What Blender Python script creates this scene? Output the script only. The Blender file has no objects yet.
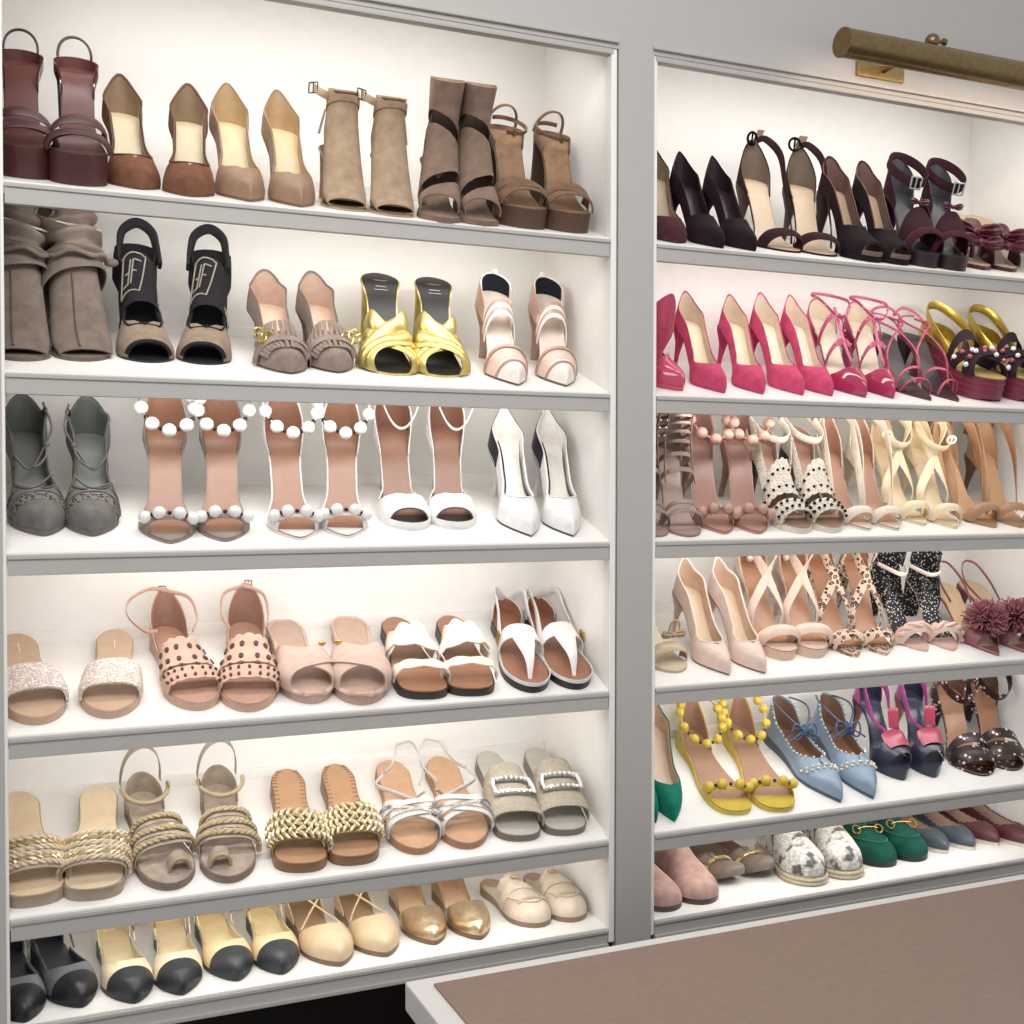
import bpy, bmesh, math, random
from mathutils import Vector, Matrix
random.seed(7)
C = bpy.context.scene.collection
PI = math.pi
Z0 = 1.5                      # the photograph's eye height above the floor

# ------------------------------------------------------------------ materials
SAT, VAL = .84, .97           # the photograph's muted palette
def lin(h):
    h = h.lstrip('#')
    v = [int(h[i:i+2], 16)/255 for i in (0, 2, 4)]
    g = .3*v[0]+.59*v[1]+.11*v[2]; v = [(g+(c-g)*SAT)*VAL for c in v]
    return tuple((c/12.92 if c <= .04045 else ((c+.055)/1.055)**2.4) for c in v)
MATS = {}
def mat(hexc, kind='leather', hex2=None, scale=None):
    key = (hexc, kind, hex2, scale)
    if key in MATS: return MATS[key]
    m = bpy.data.materials.new(kind + '_' + hexc.strip('#')); m.use_nodes = True
    nt = m.node_tree; N = nt.nodes; K = nt.links
    b = N['Principled BSDF']
    col = (*lin(hexc), 1)
    b.inputs['Base Color'].default_value = col
    rough, metal, spec = {'leather':(.42,0,.5),'suede':(.9,0,.2),'velvet':(.85,0,.2),'patent':(.08,0,.6),'metal':(.22,1,.5),
        'goldleather':(.3,.85,.5),'fabric':(.85,0,.2),'satin':(.3,0,.5),'paint':(.45,0,.4),'matte':(.8,0,.3),'insole':(.35,0,.5),
        'glitter':(.3,.2,.5),'crystal':(.05,0,.8),'pearl':(.25,0,.5),'snake':(.5,0,.4),'leopard':(.6,0,.3),'dots':(.6,0,.3),
        'floral':(.35,0,.4),'wood':(.5,0,.3),'mesh':(.8,0,.2),'punched':(.55,0,.3),'brushed':(.35,1,.5)}[kind]
    b.inputs['Roughness'].default_value = rough
    b.inputs['Metallic'].default_value = metal
    b.inputs['Specular IOR Level'].default_value = spec
    tc = N.new('ShaderNodeTexCoord')
    def noise(sc, det=3):
        n = N.new('ShaderNodeTexNoise'); n.inputs['Scale'].default_value = sc; n.inputs['Detail'].default_value = det
        K.new(tc.outputs['Object'], n.inputs['Vector']); return n
    def ramp(src, stops):
        r = N.new('ShaderNodeValToRGB'); e = r.color_ramp.elements
        while len(e) < len(stops): e.new(.5)
        for i, (p, c) in enumerate(stops): e[i].position = p; e[i].color = c
        K.new(src, r.inputs['Fac']); return r
    def bump(src, st, dist=.0006):
        bp = N.new('ShaderNodeBump'); bp.inputs['Strength'].default_value = st; bp.inputs['Distance'].default_value = dist
        K.new(src, bp.inputs['Height']); K.new(bp.outputs['Normal'], b.inputs['Normal'])
    def vor(sc, feat='F1'):
        v = N.new('ShaderNodeTexVoronoi'); v.feature = feat; v.inputs['Scale'].default_value = sc
        K.new(tc.outputs['Object'], v.inputs['Vector']); return v
    sh = lambda f: (*[min(1, c*f) for c in col[:3]], 1)
    if kind in ('suede', 'velvet', 'fabric', 'leather', 'insole', 'satin', 'matte'):
        n = noise({'suede':60,'velvet':35,'fabric':300,'leather':70,'insole':50,'satin':40,'matte':90}[kind])
        a = {'suede':.18,'velvet':.25,'fabric':.15,'leather':.08,'insole':.06,'satin':.08,'matte':.05}[kind]
        r = ramp(n.outputs['Fac'], [(.3, sh(1-a)), (.7, sh(1+a))]); K.new(r.outputs['Color'], b.inputs['Base Color'])
        n2 = noise(900 if kind != 'leather' else 400); bump(n2.outputs['Fac'], .25 if kind != 'satin' else .05)
        if kind in ('velvet', 'suede'):
            b.inputs['Sheen Weight'].default_value = .07 if kind == 'velvet' else .10
            b.inputs['Sheen Tint'].default_value = sh(2.2)
    elif kind in ('metal', 'goldleather', 'brushed'):
        n = noise(120); bump(n.outputs['Fac'], .3)
        r = ramp(n.outputs['Fac'], [(.3, sh(.85)), (.7, sh(1.1))]); K.new(r.outputs['Color'], b.inputs['Base Color'])
    elif kind == 'glitter':
        v = vor(700); r = ramp(v.outputs['Color'], [(.15, sh(.72)), (.55, sh(1.0)), (.8, (1, .97, .95, 1))])
        K.new(r.outputs['Color'], b.inputs['Base Color']); bump(v.outputs['Color'], .8, .001)
    elif kind == 'snake':
        v = vor(170); n = noise(38, 4); c2 = (*lin(hex2), 1)
        r = ramp(n.outputs['Fac'], [(.38, c2), (.47, col)])
        r2 = ramp(v.outputs['Distance'], [(.35, (1, 1, 1, 1)), (.75, (.68, .66, .64, 1))])
        mx = N.new('ShaderNodeMix'); mx.data_type = 'RGBA'; mx.blend_type = 'MULTIPLY'; mx.inputs[0].default_value = 1
        K.new(r.outputs['Color'], mx.inputs[6]); K.new(r2.outputs['Color'], mx.inputs[7]); K.new(mx.outputs[2], b.inputs['Base Color'])
    elif kind in ('leopard', 'dots', 'punched'):
        v = vor(scale or 150); c2 = (*lin(hex2), 1)
        st = {'leopard':[(.0, (.35, .2, .13, 1)), (.26, (.35, .2, .13, 1)), (.30, c2), (.44, c2), (.48, col)], 'dots':[(.0, c2), (.28, c2), (.33, col)], 'punched':[(.0, c2), (.25, c2), (.3, col)]}[kind]
        r = ramp(v.outputs['Distance'], st); K.new(r.outputs['Color'], b.inputs['Base Color'])
    elif kind == 'floral':
        v = vor(scale or 75); n = noise(60)
        r = ramp(v.outputs['Distance'], [(0, (*lin(hex2), 1)), (.22, (*lin(hex2), 1)), (.27, (.45, .12, .13, 1)), (.34, col)])
        K.new(r.outputs['Color'], b.inputs['Base Color'])
    elif kind == 'mesh':
        v = vor(scale or 330); c2 = (*lin(hex2), 1)
        r = ramp(v.outputs['Distance'], [(0, c2), (.4, c2), (.5, col)]); K.new(r.outputs['Color'], b.inputs['Base Color'])
    elif kind == 'paint':
        n = noise(35); r = ramp(n.outputs['Fac'], [(.3, sh(.985)), (.7, sh(1.015))]); K.new(r.outputs['Color'], b.inputs['Base Color'])
    elif kind == 'wood':
        n = noise(8, 5); r = ramp(n.outputs['Fac'], [(.3, sh(.8)), (.7, sh(1.2))]); K.new(r.outputs['Color'], b.inputs['Base Color'])
    MATS[key] = m
    return m

# ------------------------------------------------------------------ mesh helpers
def pchip(tab):
    xs = [a for a, _ in tab]; ys = [float(b) for _, b in tab]; n = len(xs)
    h = [xs[i+1]-xs[i] for i in range(n-1)]; dl = [(ys[i+1]-ys[i])/h[i] for i in range(n-1)]
    m = [0.]*n; m[0] = dl[0]; m[-1] = dl[-1]
    for i in range(1, n-1):
        m[i] = 0 if dl[i-1]*dl[i] <= 0 else 2*dl[i-1]*dl[i]/(dl[i-1]+dl[i])
    def f(x):
        if x <= xs[0]: return ys[0]
        if x >= xs[-1]: return ys[-1]
        i = 0
        while x > xs[i+1]: i += 1
        t = (x-xs[i])/h[i]
        return ((2*t**3-3*t*t+1)*ys[i]+(t**3-2*t*t+t)*h[i]*m[i]+(-2*t**3+3*t*t)*ys[i+1]+(t**3-t*t)*h[i]*m[i+1])
    return f
def bm_grid(rows, close_u=False, close_v=False, bm=None):
    bm = bm or bmesh.new()
    V = [[bm.verts.new(p) for p in r] for r in rows]
    nu, nv = len(rows), len(rows[0])
    for i in range(nu if close_u else nu-1):
        for j in range(nv if close_v else nv-1):
            q = [V[i][j], V[(i+1) % nu][j], V[(i+1) % nu][(j+1) % nv], V[i][(j+1) % nv]]
            try: bm.faces.new(q)
            except ValueError: pass
    return bm
def thicken(bm, th):
    bmesh.ops.remove_doubles(bm, verts=bm.verts[:], dist=2e-5)
    bmesh.ops.dissolve_degenerate(bm, dist=1e-6, edges=bm.edges[:])
    bmesh.ops.recalc_face_normals(bm, faces=bm.faces[:])
    bmesh.ops.solidify(bm, geom=bm.faces[:], thickness=th)
    return bm
def bm_loft(rings, cap=True, bm=None):
    bm = bm or bmesh.new()
    V = [[bm.verts.new(p) for p in r] for r in rings]; n = len(rings[0])
    for i in range(len(rings)-1):
        for j in range(n): bm.faces.new([V[i][j], V[i+1][j], V[i+1][(j+1) % n], V[i][(j+1) % n]])
    if cap: bm.faces.new(V[0][::-1]); bm.faces.new(V[-1])
    return bm
def bm_tube(pts, r, n=8, closed=False, bm=None, flat=1.0):
    pts = [Vector(p) for p in pts]; m = len(pts); rings = []
    prev = None
    for i, p in enumerate(pts):
        a = pts[(i-1) % m] if (closed or i > 0) else p; c = pts[(i+1) % m] if (closed or i < m-1) else p
        t = (c-a).normalized() if (c-a).length > 1e-9 else Vector((0, 0, 1))
        if prev is None:
            ref = Vector((0, 0, 1)) if abs(t.z) < .9 else Vector((0, 1, 0))
            u = t.cross(ref).normalized()
        else:
            u = (prev - t*prev.dot(t)).normalized()
        prev = u; w = t.cross(u)
        rr = r(i/(m-1)) if callable(r) else r
        rings.append([p+u*rr*math.cos(2*PI*k/n)+w*rr*flat*math.sin(2*PI*k/n) for k in range(n)])
    if closed:
        bm = bm or bmesh.new(); return bm_grid(rings, True, True, bm)
    return bm_loft(rings, True, bm)
def bm_strip(pts, wd, nd, w, th, closed=False, bm=None):
    """flat strap along pts; wd = width directions, nd = normals (lists or one vector), rounded section"""
    pts = [Vector(p) for p in pts]; rings = []
    for i, p in enumerate(pts):
        a = Vector(wd[i] if isinstance(wd, list) else wd).normalized(); b = Vector(nd[i] if isinstance(nd, list) else nd).normalized()
        ww = (w(i/(len(pts)-1)) if callable(w) else w)/2; t = th/2
        rings.append([p+a*x*ww+b*y*t for x, y in ((-1, -.4), (-.8, -1), (.8, -1), (1, -.4), (1, .4), (.8, 1), (-.8, 1), (-1, .4))])
    if closed: return bm_grid(rings, True, True, bm)
    return bm_loft(rings, True, bm)
def bm_box(c, s, bm=None, bev=0):
    b2 = bmesh.new(); bmesh.ops.create_cube(b2, size=1)
    for v in b2.verts: v.co = Vector((v.co.x*s[0]+c[0], v.co.y*s[1]+c[1], v.co.z*s[2]+c[2]))
    if bev: bmesh.ops.bevel(b2, geom=b2.edges[:], offset=bev, segments=2, affect='EDGES', profile=.7)
    if bm is None: return b2
    me = bpy.data.meshes.new('t'); b2.to_mesh(me); bm.from_mesh(me); bpy.data.meshes.remove(me); b2.free(); return bm
def bm_ball(r, sub=2, c=(0, 0, 0), sc=(1, 1, 1)):
    bm = bmesh.new(); bmesh.ops.create_icosphere(bm, subdivisions=sub, radius=r)
    for v in bm.verts: v.co = Vector((v.co.x*sc[0]+c[0], v.co.y*sc[1]+c[1], v.co.z*sc[2]+c[2]))
    return bm
def finish(name, bm, m, parent=None, smooth=True, ang=50):
    bmesh.ops.recalc_face_normals(bm, faces=bm.faces[:])
    if smooth:
        for f in bm.faces: f.smooth = True
        lim = math.radians(ang)
        for e in bm.edges:
            if len(e.link_faces) == 2 and e.calc_face_angle(0) > lim: e.smooth = False
    me = bpy.data.meshes.new(name); bm.to_mesh(me); bm.free()
    o = bpy.data.objects.new(name, me); C.objects.link(o)
    me.materials.append(m)
    if parent: o.parent = parent
    return o
def thing(name, label, cat, loc=(0, 0, 0), group=None):
    o = bpy.data.objects.new(name, None); C.objects.link(o); o.location = loc; o.empty_display_size = .05
    o['label'] = label; o['category'] = cat
    if group: o['group'] = group
    return o

# ------------------------------------------------------------------ the shoes: kind, looks, size; px = which of the pair are in view
SPEC = {
 'L1a': {'n': 'platform_sandal', 'c': 'sandal', 'd': 'dark brown leather platform slingback sandal', 'w': 'at left end of top left shelf', 'L': 0.17, 'W': 0.07, 'h': 0.095, 'pl': 0.034, 'toe': 'round', 'px': (1, 1)},
 'L1b': {'n': 'pump', 'c': 'pump', 'd': 'tan brown suede pump with beige insole', 'w': 'on top left shelf', 'L': 0.185, 'W': 0.076, 'h': 0.085, 'pl': 0, 'toe': 'almond', 'px': (1, 1)},
 'L1c': {'n': 'pump', 'c': 'pump', 'd': 'nude leather pump with shiny cream insole', 'w': 'on top left shelf', 'L': 0.185, 'W': 0.074, 'h': 0.085, 'pl': 0, 'toe': 'point', 'px': (1, 1)},
 'L1d': {'n': 'ankle_boot', 'c': 'boot', 'd': 'tan suede peep toe bootie with ankle strap', 'w': 'on top left shelf', 'L': 0.17, 'W': 0.076, 'h': 0.085, 'pl': 0, 'toe': 'round', 'px': (1, 1)},
 'L1e': {'n': 'cutout_boot', 'c': 'boot', 'd': 'taupe suede cut out ankle boot', 'w': 'on top left shelf', 'L': 0.17, 'W': 0.072, 'h': 0.085, 'pl': 0.004, 'toe': 'round', 'px': (1, 1)},
 'L1f': {'n': 'platform_sandal', 'c': 'sandal', 'd': 'brown suede platform slingback sandal', 'w': 'at right end of top left shelf', 'L': 0.17, 'W': 0.072, 'h': 0.092, 'pl': 0.024, 'toe': 'round', 'px': (1, 1)},
 'L2a': {'n': 'slouch_boot', 'c': 'boot', 'd': 'taupe slouchy suede peep toe boot', 'w': 'at left end of second left shelf', 'L': 0.175, 'W': 0.078, 'h': 0.085, 'pl': 0, 'toe': 'round', 'px': (1, 1)},
 'L2b': {'n': 'slingback_bootie', 'c': 'shoe', 'd': 'black and taupe monogram sock slingback', 'w': 'on second left shelf', 'L': 0.17, 'W': 0.078, 'h': 0.09, 'pl': 0, 'toe': 'round', 'px': (1, 1)},
 'L2c': {'n': 'fringe_pump', 'c': 'pump', 'd': 'taupe suede fringed pump with gold emblem', 'w': 'on second left shelf', 'L': 0.18, 'W': 0.08, 'h': 0.065, 'pl': 0, 'toe': 'almond', 'px': (1, 1)},
 'L2d': {'n': 'mule', 'c': 'mule', 'd': 'metallic gold criss cross mule', 'w': 'on second left shelf', 'L': 0.175, 'W': 0.076, 'h': 0.108, 'pl': 0, 'toe': 'round', 'px': (1, 1)},
 'L2e': {'n': 'slingback_pump', 'c': 'pump', 'd': 'pale pink pointed slingback with striped strap', 'w': 'at right end of second left shelf', 'L': 0.19, 'W': 0.072, 'h': 0.085, 'pl': 0, 'toe': 'point', 'px': (1, 1)},
 'L3a': {'n': 'lace_up_pump', 'c': 'pump', 'd': 'grey suede platform pump with mesh and ties', 'w': 'at left end of third left shelf', 'L': 0.19, 'W': 0.078, 'h': 0.08, 'pl': 0.006, 'toe': 'almond', 'px': (1, 1)},
 'L3b': {'n': 'beaded_sandal', 'c': 'sandal', 'd': 'grey ankle strap sandal with white bauble beads', 'w': 'on third left shelf', 'L': 0.185, 'W': 0.072, 'h': 0.095, 'pl': 0, 'toe': 'almond', 'px': (1, 1)},
 'L3c': {'n': 'beaded_sandal', 'c': 'sandal', 'd': 'white ankle strap sandal with white bauble beads', 'w': 'on third left shelf', 'L': 0.185, 'W': 0.072, 'h': 0.095, 'pl': 0, 'toe': 'almond', 'px': (1, 1)},
 'L3d': {'n': 'peep_toe_heel', 'c': 'heel', 'd': 'white peep toe heel with thin ankle strap', 'w': 'on third left shelf', 'L': 0.18, 'W': 0.072, 'h': 0.095, 'pl': 0, 'toe': 'round', 'px': (1, 1)},
 'L3e': {'n': 'pump', 'c': 'pump', 'd': 'white pointed pump with black heel panel', 'w': 'at right end of third left shelf', 'L': 0.195, 'W': 0.074, 'h': 0.09, 'pl': 0, 'toe': 'point', 'px': (1, 1)},
 'L4a': {'n': 'slide_sandal', 'c': 'slide', 'd': 'beige flat slide with pale glitter strap', 'w': 'at left end of fourth left shelf', 'L': 0.24, 'W': 0.08, 'h': 0.006, 'pl': 0.008, 'toe': 'round', 'px': (1, 1)},
 'L4b': {'n': 'cutout_sandal', 'c': 'sandal', 'd': 'pink leather sandal with scalloped punched bands', 'w': 'on fourth left shelf', 'L': 0.23, 'W': 0.077, 'h': 0.008, 'pl': 0.008, 'toe': 'round', 'px': (1, 1)},
 'L4c': {'n': 'slide_sandal', 'c': 'slide', 'd': 'blush crossed band slide with braided sole edge', 'w': 'on fourth left shelf', 'L': 0.225, 'W': 0.074, 'h': 0.006, 'pl': 0.01, 'toe': 'round', 'px': (1, 1)},
 'L4d': {'n': 'slide_sandal', 'c': 'slide', 'd': 'cream wavy edged slide with brown insole', 'w': 'on fourth left shelf', 'L': 0.21, 'W': 0.071, 'h': 0.006, 'pl': 0.008, 'toe': 'square', 'px': (1, 1)},
 'L4e': {'n': 'thong_sandal', 'c': 'sandal', 'd': 'white thong slingback sandal with brown insole', 'w': 'at right end of fourth left shelf', 'L': 0.25, 'W': 0.073, 'h': 0.006, 'pl': 0.008, 'toe': 'round', 'px': (1, 1)},
 'L5a': {'n': 'slide_sandal', 'c': 'slide', 'd': 'beige slide with braided straps', 'w': 'at left end of fifth left shelf', 'L': 0.225, 'W': 0.079, 'h': 0.01, 'pl': 0.015, 'toe': 'square', 'px': (1, 1)},
 'L5b': {'n': 'toe_ring_sandal', 'c': 'sandal', 'd': 'taupe braided toe ring sandal with heel strap', 'w': 'on fifth left shelf', 'L': 0.22, 'W': 0.079, 'h': 0.006, 'pl': 0.008, 'toe': 'round', 'px': (1, 1)},
 'L5c': {'n': 'slide_sandal', 'c': 'slide', 'd': 'brown slide with woven gold band', 'w': 'on fifth left shelf', 'L': 0.225, 'W': 0.076, 'h': 0.006, 'pl': 0.012, 'toe': 'square', 'px': (1, 1)},
 'L5d': {'n': 'strappy_sandal', 'c': 'sandal', 'd': 'flat tan sandal with silver straps', 'w': 'on fifth left shelf', 'L': 0.22, 'W': 0.078, 'h': 0.005, 'pl': 0.007, 'toe': 'round', 'px': (1, 1)},
 'L5e': {'n': 'slide_sandal', 'c': 'slide', 'd': 'greige slide with crystal square buckle', 'w': 'at right end of fifth left shelf', 'L': 0.225, 'W': 0.074, 'h': 0.006, 'pl': 0.008, 'toe': 'square', 'px': (1, 1)},
 'L6a': {'n': 'cap_toe_flat', 'c': 'flat', 'd': 'grey blue slingback flat with black toe cap', 'w': 'at left end of lowest left shelf', 'L': 0.225, 'W': 0.07, 'h': 0.012, 'pl': 0.004, 'toe': 'almond', 'px': (1, 1)},
 'L6b': {'n': 'cap_toe_flat', 'c': 'flat', 'd': 'cream slingback flat with black toe cap', 'w': 'beside grey blue flats, lowest left shelf', 'L': 0.225, 'W': 0.07, 'h': 0.012, 'pl': 0.004, 'toe': 'almond', 'px': (1, 1)},
 'L6c': {'n': 'cap_toe_flat', 'c': 'flat', 'd': 'pale yellow slingback flat with black toe cap', 'w': 'beside nude tie flats, lowest left shelf', 'L': 0.225, 'W': 0.07, 'h': 0.012, 'pl': 0.004, 'toe': 'almond', 'px': (1, 1)},
 'L6d': {'n': 'tie_flat', 'c': 'flat', 'd': 'nude flat with thin ankle ties', 'w': 'on lowest left shelf', 'L': 0.225, 'W': 0.078, 'h': 0.008, 'pl': 0.004, 'toe': 'almond', 'px': (1, 1)},
 'L6e': {'n': 'ankle_strap_flat', 'c': 'flat', 'd': 'metallic gold square toe flat', 'w': 'on lowest left shelf', 'L': 0.225, 'W': 0.07, 'h': 0.01, 'pl': 0.004, 'toe': 'almond', 'px': (1, 1)},
 'L6f': {'n': 'loafer_mule', 'c': 'loafer', 'd': 'cream backless loafer', 'w': 'at right end of lowest left shelf', 'L': 0.225, 'W': 0.076, 'h': 0.008, 'pl': 0.006, 'toe': 'round', 'px': (1, 1)},
 'R1a': {'n': 'pump', 'c': 'pump', 'd': 'burgundy pump with beige insole', 'w': 'beside the middle post, top right shelf', 'L': 0.185, 'W': 0.074, 'h': 0.09, 'pl': 0, 'toe': 'almond', 'px': (1, None)},
 'R1b': {'n': 'pump', 'c': 'pump', 'd': 'dark purple velvet pump', 'w': 'on top right shelf', 'L': 0.185, 'W': 0.076, 'h': 0.09, 'pl': 0, 'toe': 'point', 'px': (1, 1)},
 'R1c': {'n': 'ankle_strap_sandal', 'c': 'sandal', 'd': 'burgundy suede ankle strap sandal with round buckle', 'w': 'on top right shelf', 'L': 0.18, 'W': 0.074, 'h': 0.095, 'pl': 0, 'toe': 'round', 'px': (1, 1)},
 'R1d': {'n': 'peep_toe_pump', 'c': 'pump', 'd': 'black velvet peep toe pump', 'w': 'on top right shelf', 'L': 0.18, 'W': 0.071, 'h': 0.1, 'pl': 0.008, 'toe': 'round', 'px': (1, 1)},
 'R1e': {'n': 'buckled_sandal', 'c': 'sandal', 'd': 'dark burgundy velvet sandal with silver buckle', 'w': 'on top right shelf', 'L': 0.18, 'W': 0.064, 'h': 0.09, 'pl': 0.02, 'toe': 'round', 'px': (1, 1)},
 'R1f': {'n': 'bow_mule', 'c': 'mule', 'd': 'burgundy satin mule with large bow', 'w': 'at right end of top right shelf', 'L': 0.19, 'W': 0.078, 'h': 0.075, 'pl': 0.004, 'toe': 'almond', 'px': (1, 1)},
 'R2a': {'lab': ['glossy pink patent pump with its toe forward, beside the middle post', 'glossy pink patent pump standing backwards with its heel forward'], 'n': 'patent_pump', 'c': 'pump', 'd': 'glossy pink patent pump', 'w': 'beside the middle post, second right shelf', 'L': 0.185, 'W': 0.076, 'h': 0.09, 'pl': 0.006, 'toe': 'almond', 'px': (1, 1)},
 'R2b': {'n': 'pump', 'c': 'pump', 'd': 'hot pink suede pump with beige insole strip', 'w': 'beside the patent pumps, second right shelf', 'L': 0.185, 'W': 0.072, 'h': 0.09, 'pl': 0, 'toe': 'point', 'px': (1, 1)},
 'R2c': {'n': 'pump', 'c': 'pump', 'd': 'pink suede pump with wide cream insole', 'w': 'beside strappy pink sandals, second right shelf', 'L': 0.185, 'W': 0.068, 'h': 0.09, 'pl': 0, 'toe': 'point', 'px': (1, 1)},
 'R2d': {'n': 'caged_sandal', 'c': 'sandal', 'd': 'pink caged heel with studded straps', 'w': 'on second right shelf', 'L': 0.18, 'W': 0.065, 'h': 0.085, 'pl': 0, 'toe': 'point', 'px': (1, 1)},
 'R2e': {'n': 'strappy_sandal', 'c': 'sandal', 'd': 'dark pointed sandal with thin pink straps', 'w': 'on second right shelf', 'L': 0.18, 'W': 0.062, 'h': 0.07, 'pl': 0, 'toe': 'point', 'px': (1, 1)},
 'R2f': {'n': 'flatform_sandal', 'c': 'sandal', 'd': 'yellow and burgundy jewelled flatform sandal', 'w': 'at right end of second right shelf', 'L': 0.19, 'W': 0.078, 'h': 0.03, 'pl': 0.035, 'toe': 'round', 'px': (1, 1)},
 'R3a': {'n': 'caged_sandal', 'c': 'sandal', 'd': 'taupe caged strappy heel', 'w': 'beside the middle post, third right shelf', 'L': 0.18, 'W': 0.066, 'h': 0.09, 'pl': 0, 'toe': 'round', 'px': (1, 1)},
 'R3b': {'n': 'beaded_sandal', 'c': 'sandal', 'd': 'blush ankle strap sandal with blush bauble beads', 'w': 'on third right shelf', 'L': 0.18, 'W': 0.066, 'h': 0.095, 'pl': 0, 'toe': 'almond', 'px': (1, 1)},
 'R3c': {'n': 'studded_sandal', 'c': 'sandal', 'd': 'cream punched leather sandal with black studs', 'w': 'on third right shelf', 'L': 0.18, 'W': 0.068, 'h': 0.09, 'pl': 0.006, 'toe': 'round', 'px': (1, 1)},
 'R3d': {'n': 'ankle_strap_sandal', 'c': 'sandal', 'd': 'ivory ankle strap heel with brown insole', 'w': 'beside studded sandals, third right shelf', 'L': 0.18, 'W': 0.064, 'h': 0.085, 'pl': 0, 'toe': 'almond', 'px': (1, 1)},
 'R3e': {'n': 'ankle_strap_sandal', 'c': 'sandal', 'd': 'pale cream ankle strap heel with crossed cuff', 'w': 'on third right shelf', 'L': 0.18, 'W': 0.063, 'h': 0.085, 'pl': 0, 'toe': 'almond', 'px': (1, 1)},
 'R3f': {'n': 'ankle_strap_sandal', 'c': 'sandal', 'd': 'tan leather ankle strap heel', 'w': 'at right end of third right shelf', 'L': 0.18, 'W': 0.069, 'h': 0.08, 'pl': 0, 'toe': 'almond', 'px': (1, 1)},
 'R4a': {'n': 'bow_sandal', 'c': 'sandal', 'd': 'beige sandal with knotted gold bow', 'w': 'beside the middle post, fourth right shelf', 'L': 0.18, 'W': 0.072, 'h': 0.08, 'pl': 0, 'toe': 'round', 'px': (1, None)},
 'R4b': {'n': 'pump', 'c': 'pump', 'd': 'pale pink pointed pump', 'w': 'on fourth right shelf', 'L': 0.19, 'W': 0.076, 'h': 0.09, 'pl': 0, 'toe': 'point', 'px': (1, 1)},
 'R4c': {'n': 'ankle_strap_sandal', 'c': 'sandal', 'd': 'pale pink platform sandal with crossed ankle strap', 'w': 'on fourth right shelf', 'L': 0.175, 'W': 0.066, 'h': 0.08, 'pl': 0.012, 'toe': 'round', 'px': (1, 1)},
 'R4d': {'n': 'leopard_sandal', 'c': 'sandal', 'd': 'leopard print heeled sandal', 'w': 'on fourth right shelf', 'L': 0.18, 'W': 0.066, 'h': 0.09, 'pl': 0, 'toe': 'almond', 'px': (1, 1)},
 'R4e': {'n': 'knotted_sandal', 'c': 'sandal', 'd': 'black dotted sandal with pink knotted toe strap', 'w': 'on fourth right shelf', 'L': 0.18, 'W': 0.072, 'h': 0.075, 'pl': 0, 'toe': 'almond', 'px': (1, 1)},
 'R4f': {'n': 'pompom_sandal', 'c': 'sandal', 'd': 'mauve slingback sandal with fluffy pompom', 'w': 'at right end of fourth right shelf', 'L': 0.185, 'W': 0.07, 'h': 0.05, 'pl': 0, 'toe': 'point', 'px': (1, 1)},
 'R5a': {'n': 'pump', 'c': 'pump', 'd': 'emerald green suede pump', 'w': 'beside the middle post, fifth right shelf', 'L': 0.2, 'W': 0.064, 'h': 0.06, 'pl': 0, 'toe': 'point', 'px': (1, 1)},
 'R5b': {'n': 'beaded_sandal', 'c': 'sandal', 'd': 'flat yellow ankle strap sandal with yellow baubles', 'w': 'on fifth right shelf', 'L': 0.24, 'W': 0.074, 'h': 0.012, 'pl': 0.004, 'toe': 'squarish', 'px': (1, 1)},
 'R5c': {'n': 'lace_up_flat', 'c': 'flat', 'd': 'light blue pointed flat with beaded trim and ties', 'w': 'on fifth right shelf', 'L': 0.215, 'W': 0.074, 'h': 0.012, 'pl': 0.003, 'toe': 'point', 'px': (1, 1)},
 'R5d': {'n': 'platform_sandal', 'c': 'sandal', 'd': 'navy and pink satin platform heel', 'w': 'on fifth right shelf', 'L': 0.17, 'W': 0.072, 'h': 0.075, 'pl': 0.022, 'toe': 'almond', 'px': (1, 1)},
 'R5e': {'n': 'floral_sandal', 'c': 'sandal', 'd': 'black floral print heeled sandal', 'w': 'at right end of fifth right shelf', 'L': 0.18, 'W': 0.074, 'h': 0.07, 'pl': 0, 'toe': 'round', 'px': (1, 1)},
 'R6a': {'n': 'slip_on_flat', 'c': 'flat', 'd': 'blush pink felt slip on', 'w': 'beside the middle post, lowest right shelf', 'L': 0.22, 'W': 0.078, 'h': 0.004, 'pl': 0.006, 'toe': 'round', 'px': (1, 1)},
 'R6b': {'n': 'upturned_flat', 'c': 'flat', 'd': 'taupe flat with upturned toe and gold trim', 'w': 'on lowest right shelf', 'L': 0.21, 'W': 0.062, 'h': 0.004, 'pl': 0.004, 'toe': 'round', 'px': (1, 1)},
 'R6c': {'n': 'espadrille', 'c': 'shoe', 'd': 'white and grey snakeskin espadrille', 'w': 'on lowest right shelf', 'L': 0.22, 'W': 0.076, 'h': 0.004, 'pl': 0.014, 'toe': 'round', 'px': (1, 1)},
 'R6d': {'n': 'loafer_mule', 'c': 'loafer', 'd': 'emerald velvet loafer with gold horsebit', 'w': 'on lowest right shelf', 'L': 0.22, 'W': 0.074, 'h': 0.006, 'pl': 0.006, 'toe': 'round', 'px': (1, 1)},
 'R6e': {'n': 'ballet_flat', 'c': 'flat', 'd': 'slate blue scalloped ballet flat', 'w': 'on lowest right shelf', 'L': 0.22, 'W': 0.064, 'h': 0.004, 'pl': 0.004, 'toe': 'almond', 'px': (1, 1)},
 'R6f': {'n': 'ballet_flat', 'c': 'flat', 'd': 'burgundy scalloped ballet flat', 'w': 'at right end of lowest right shelf', 'L': 0.22, 'W': 0.06, 'h': 0.004, 'pl': 0.004, 'toe': 'almond', 'px': (1, 1)},
}
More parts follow.
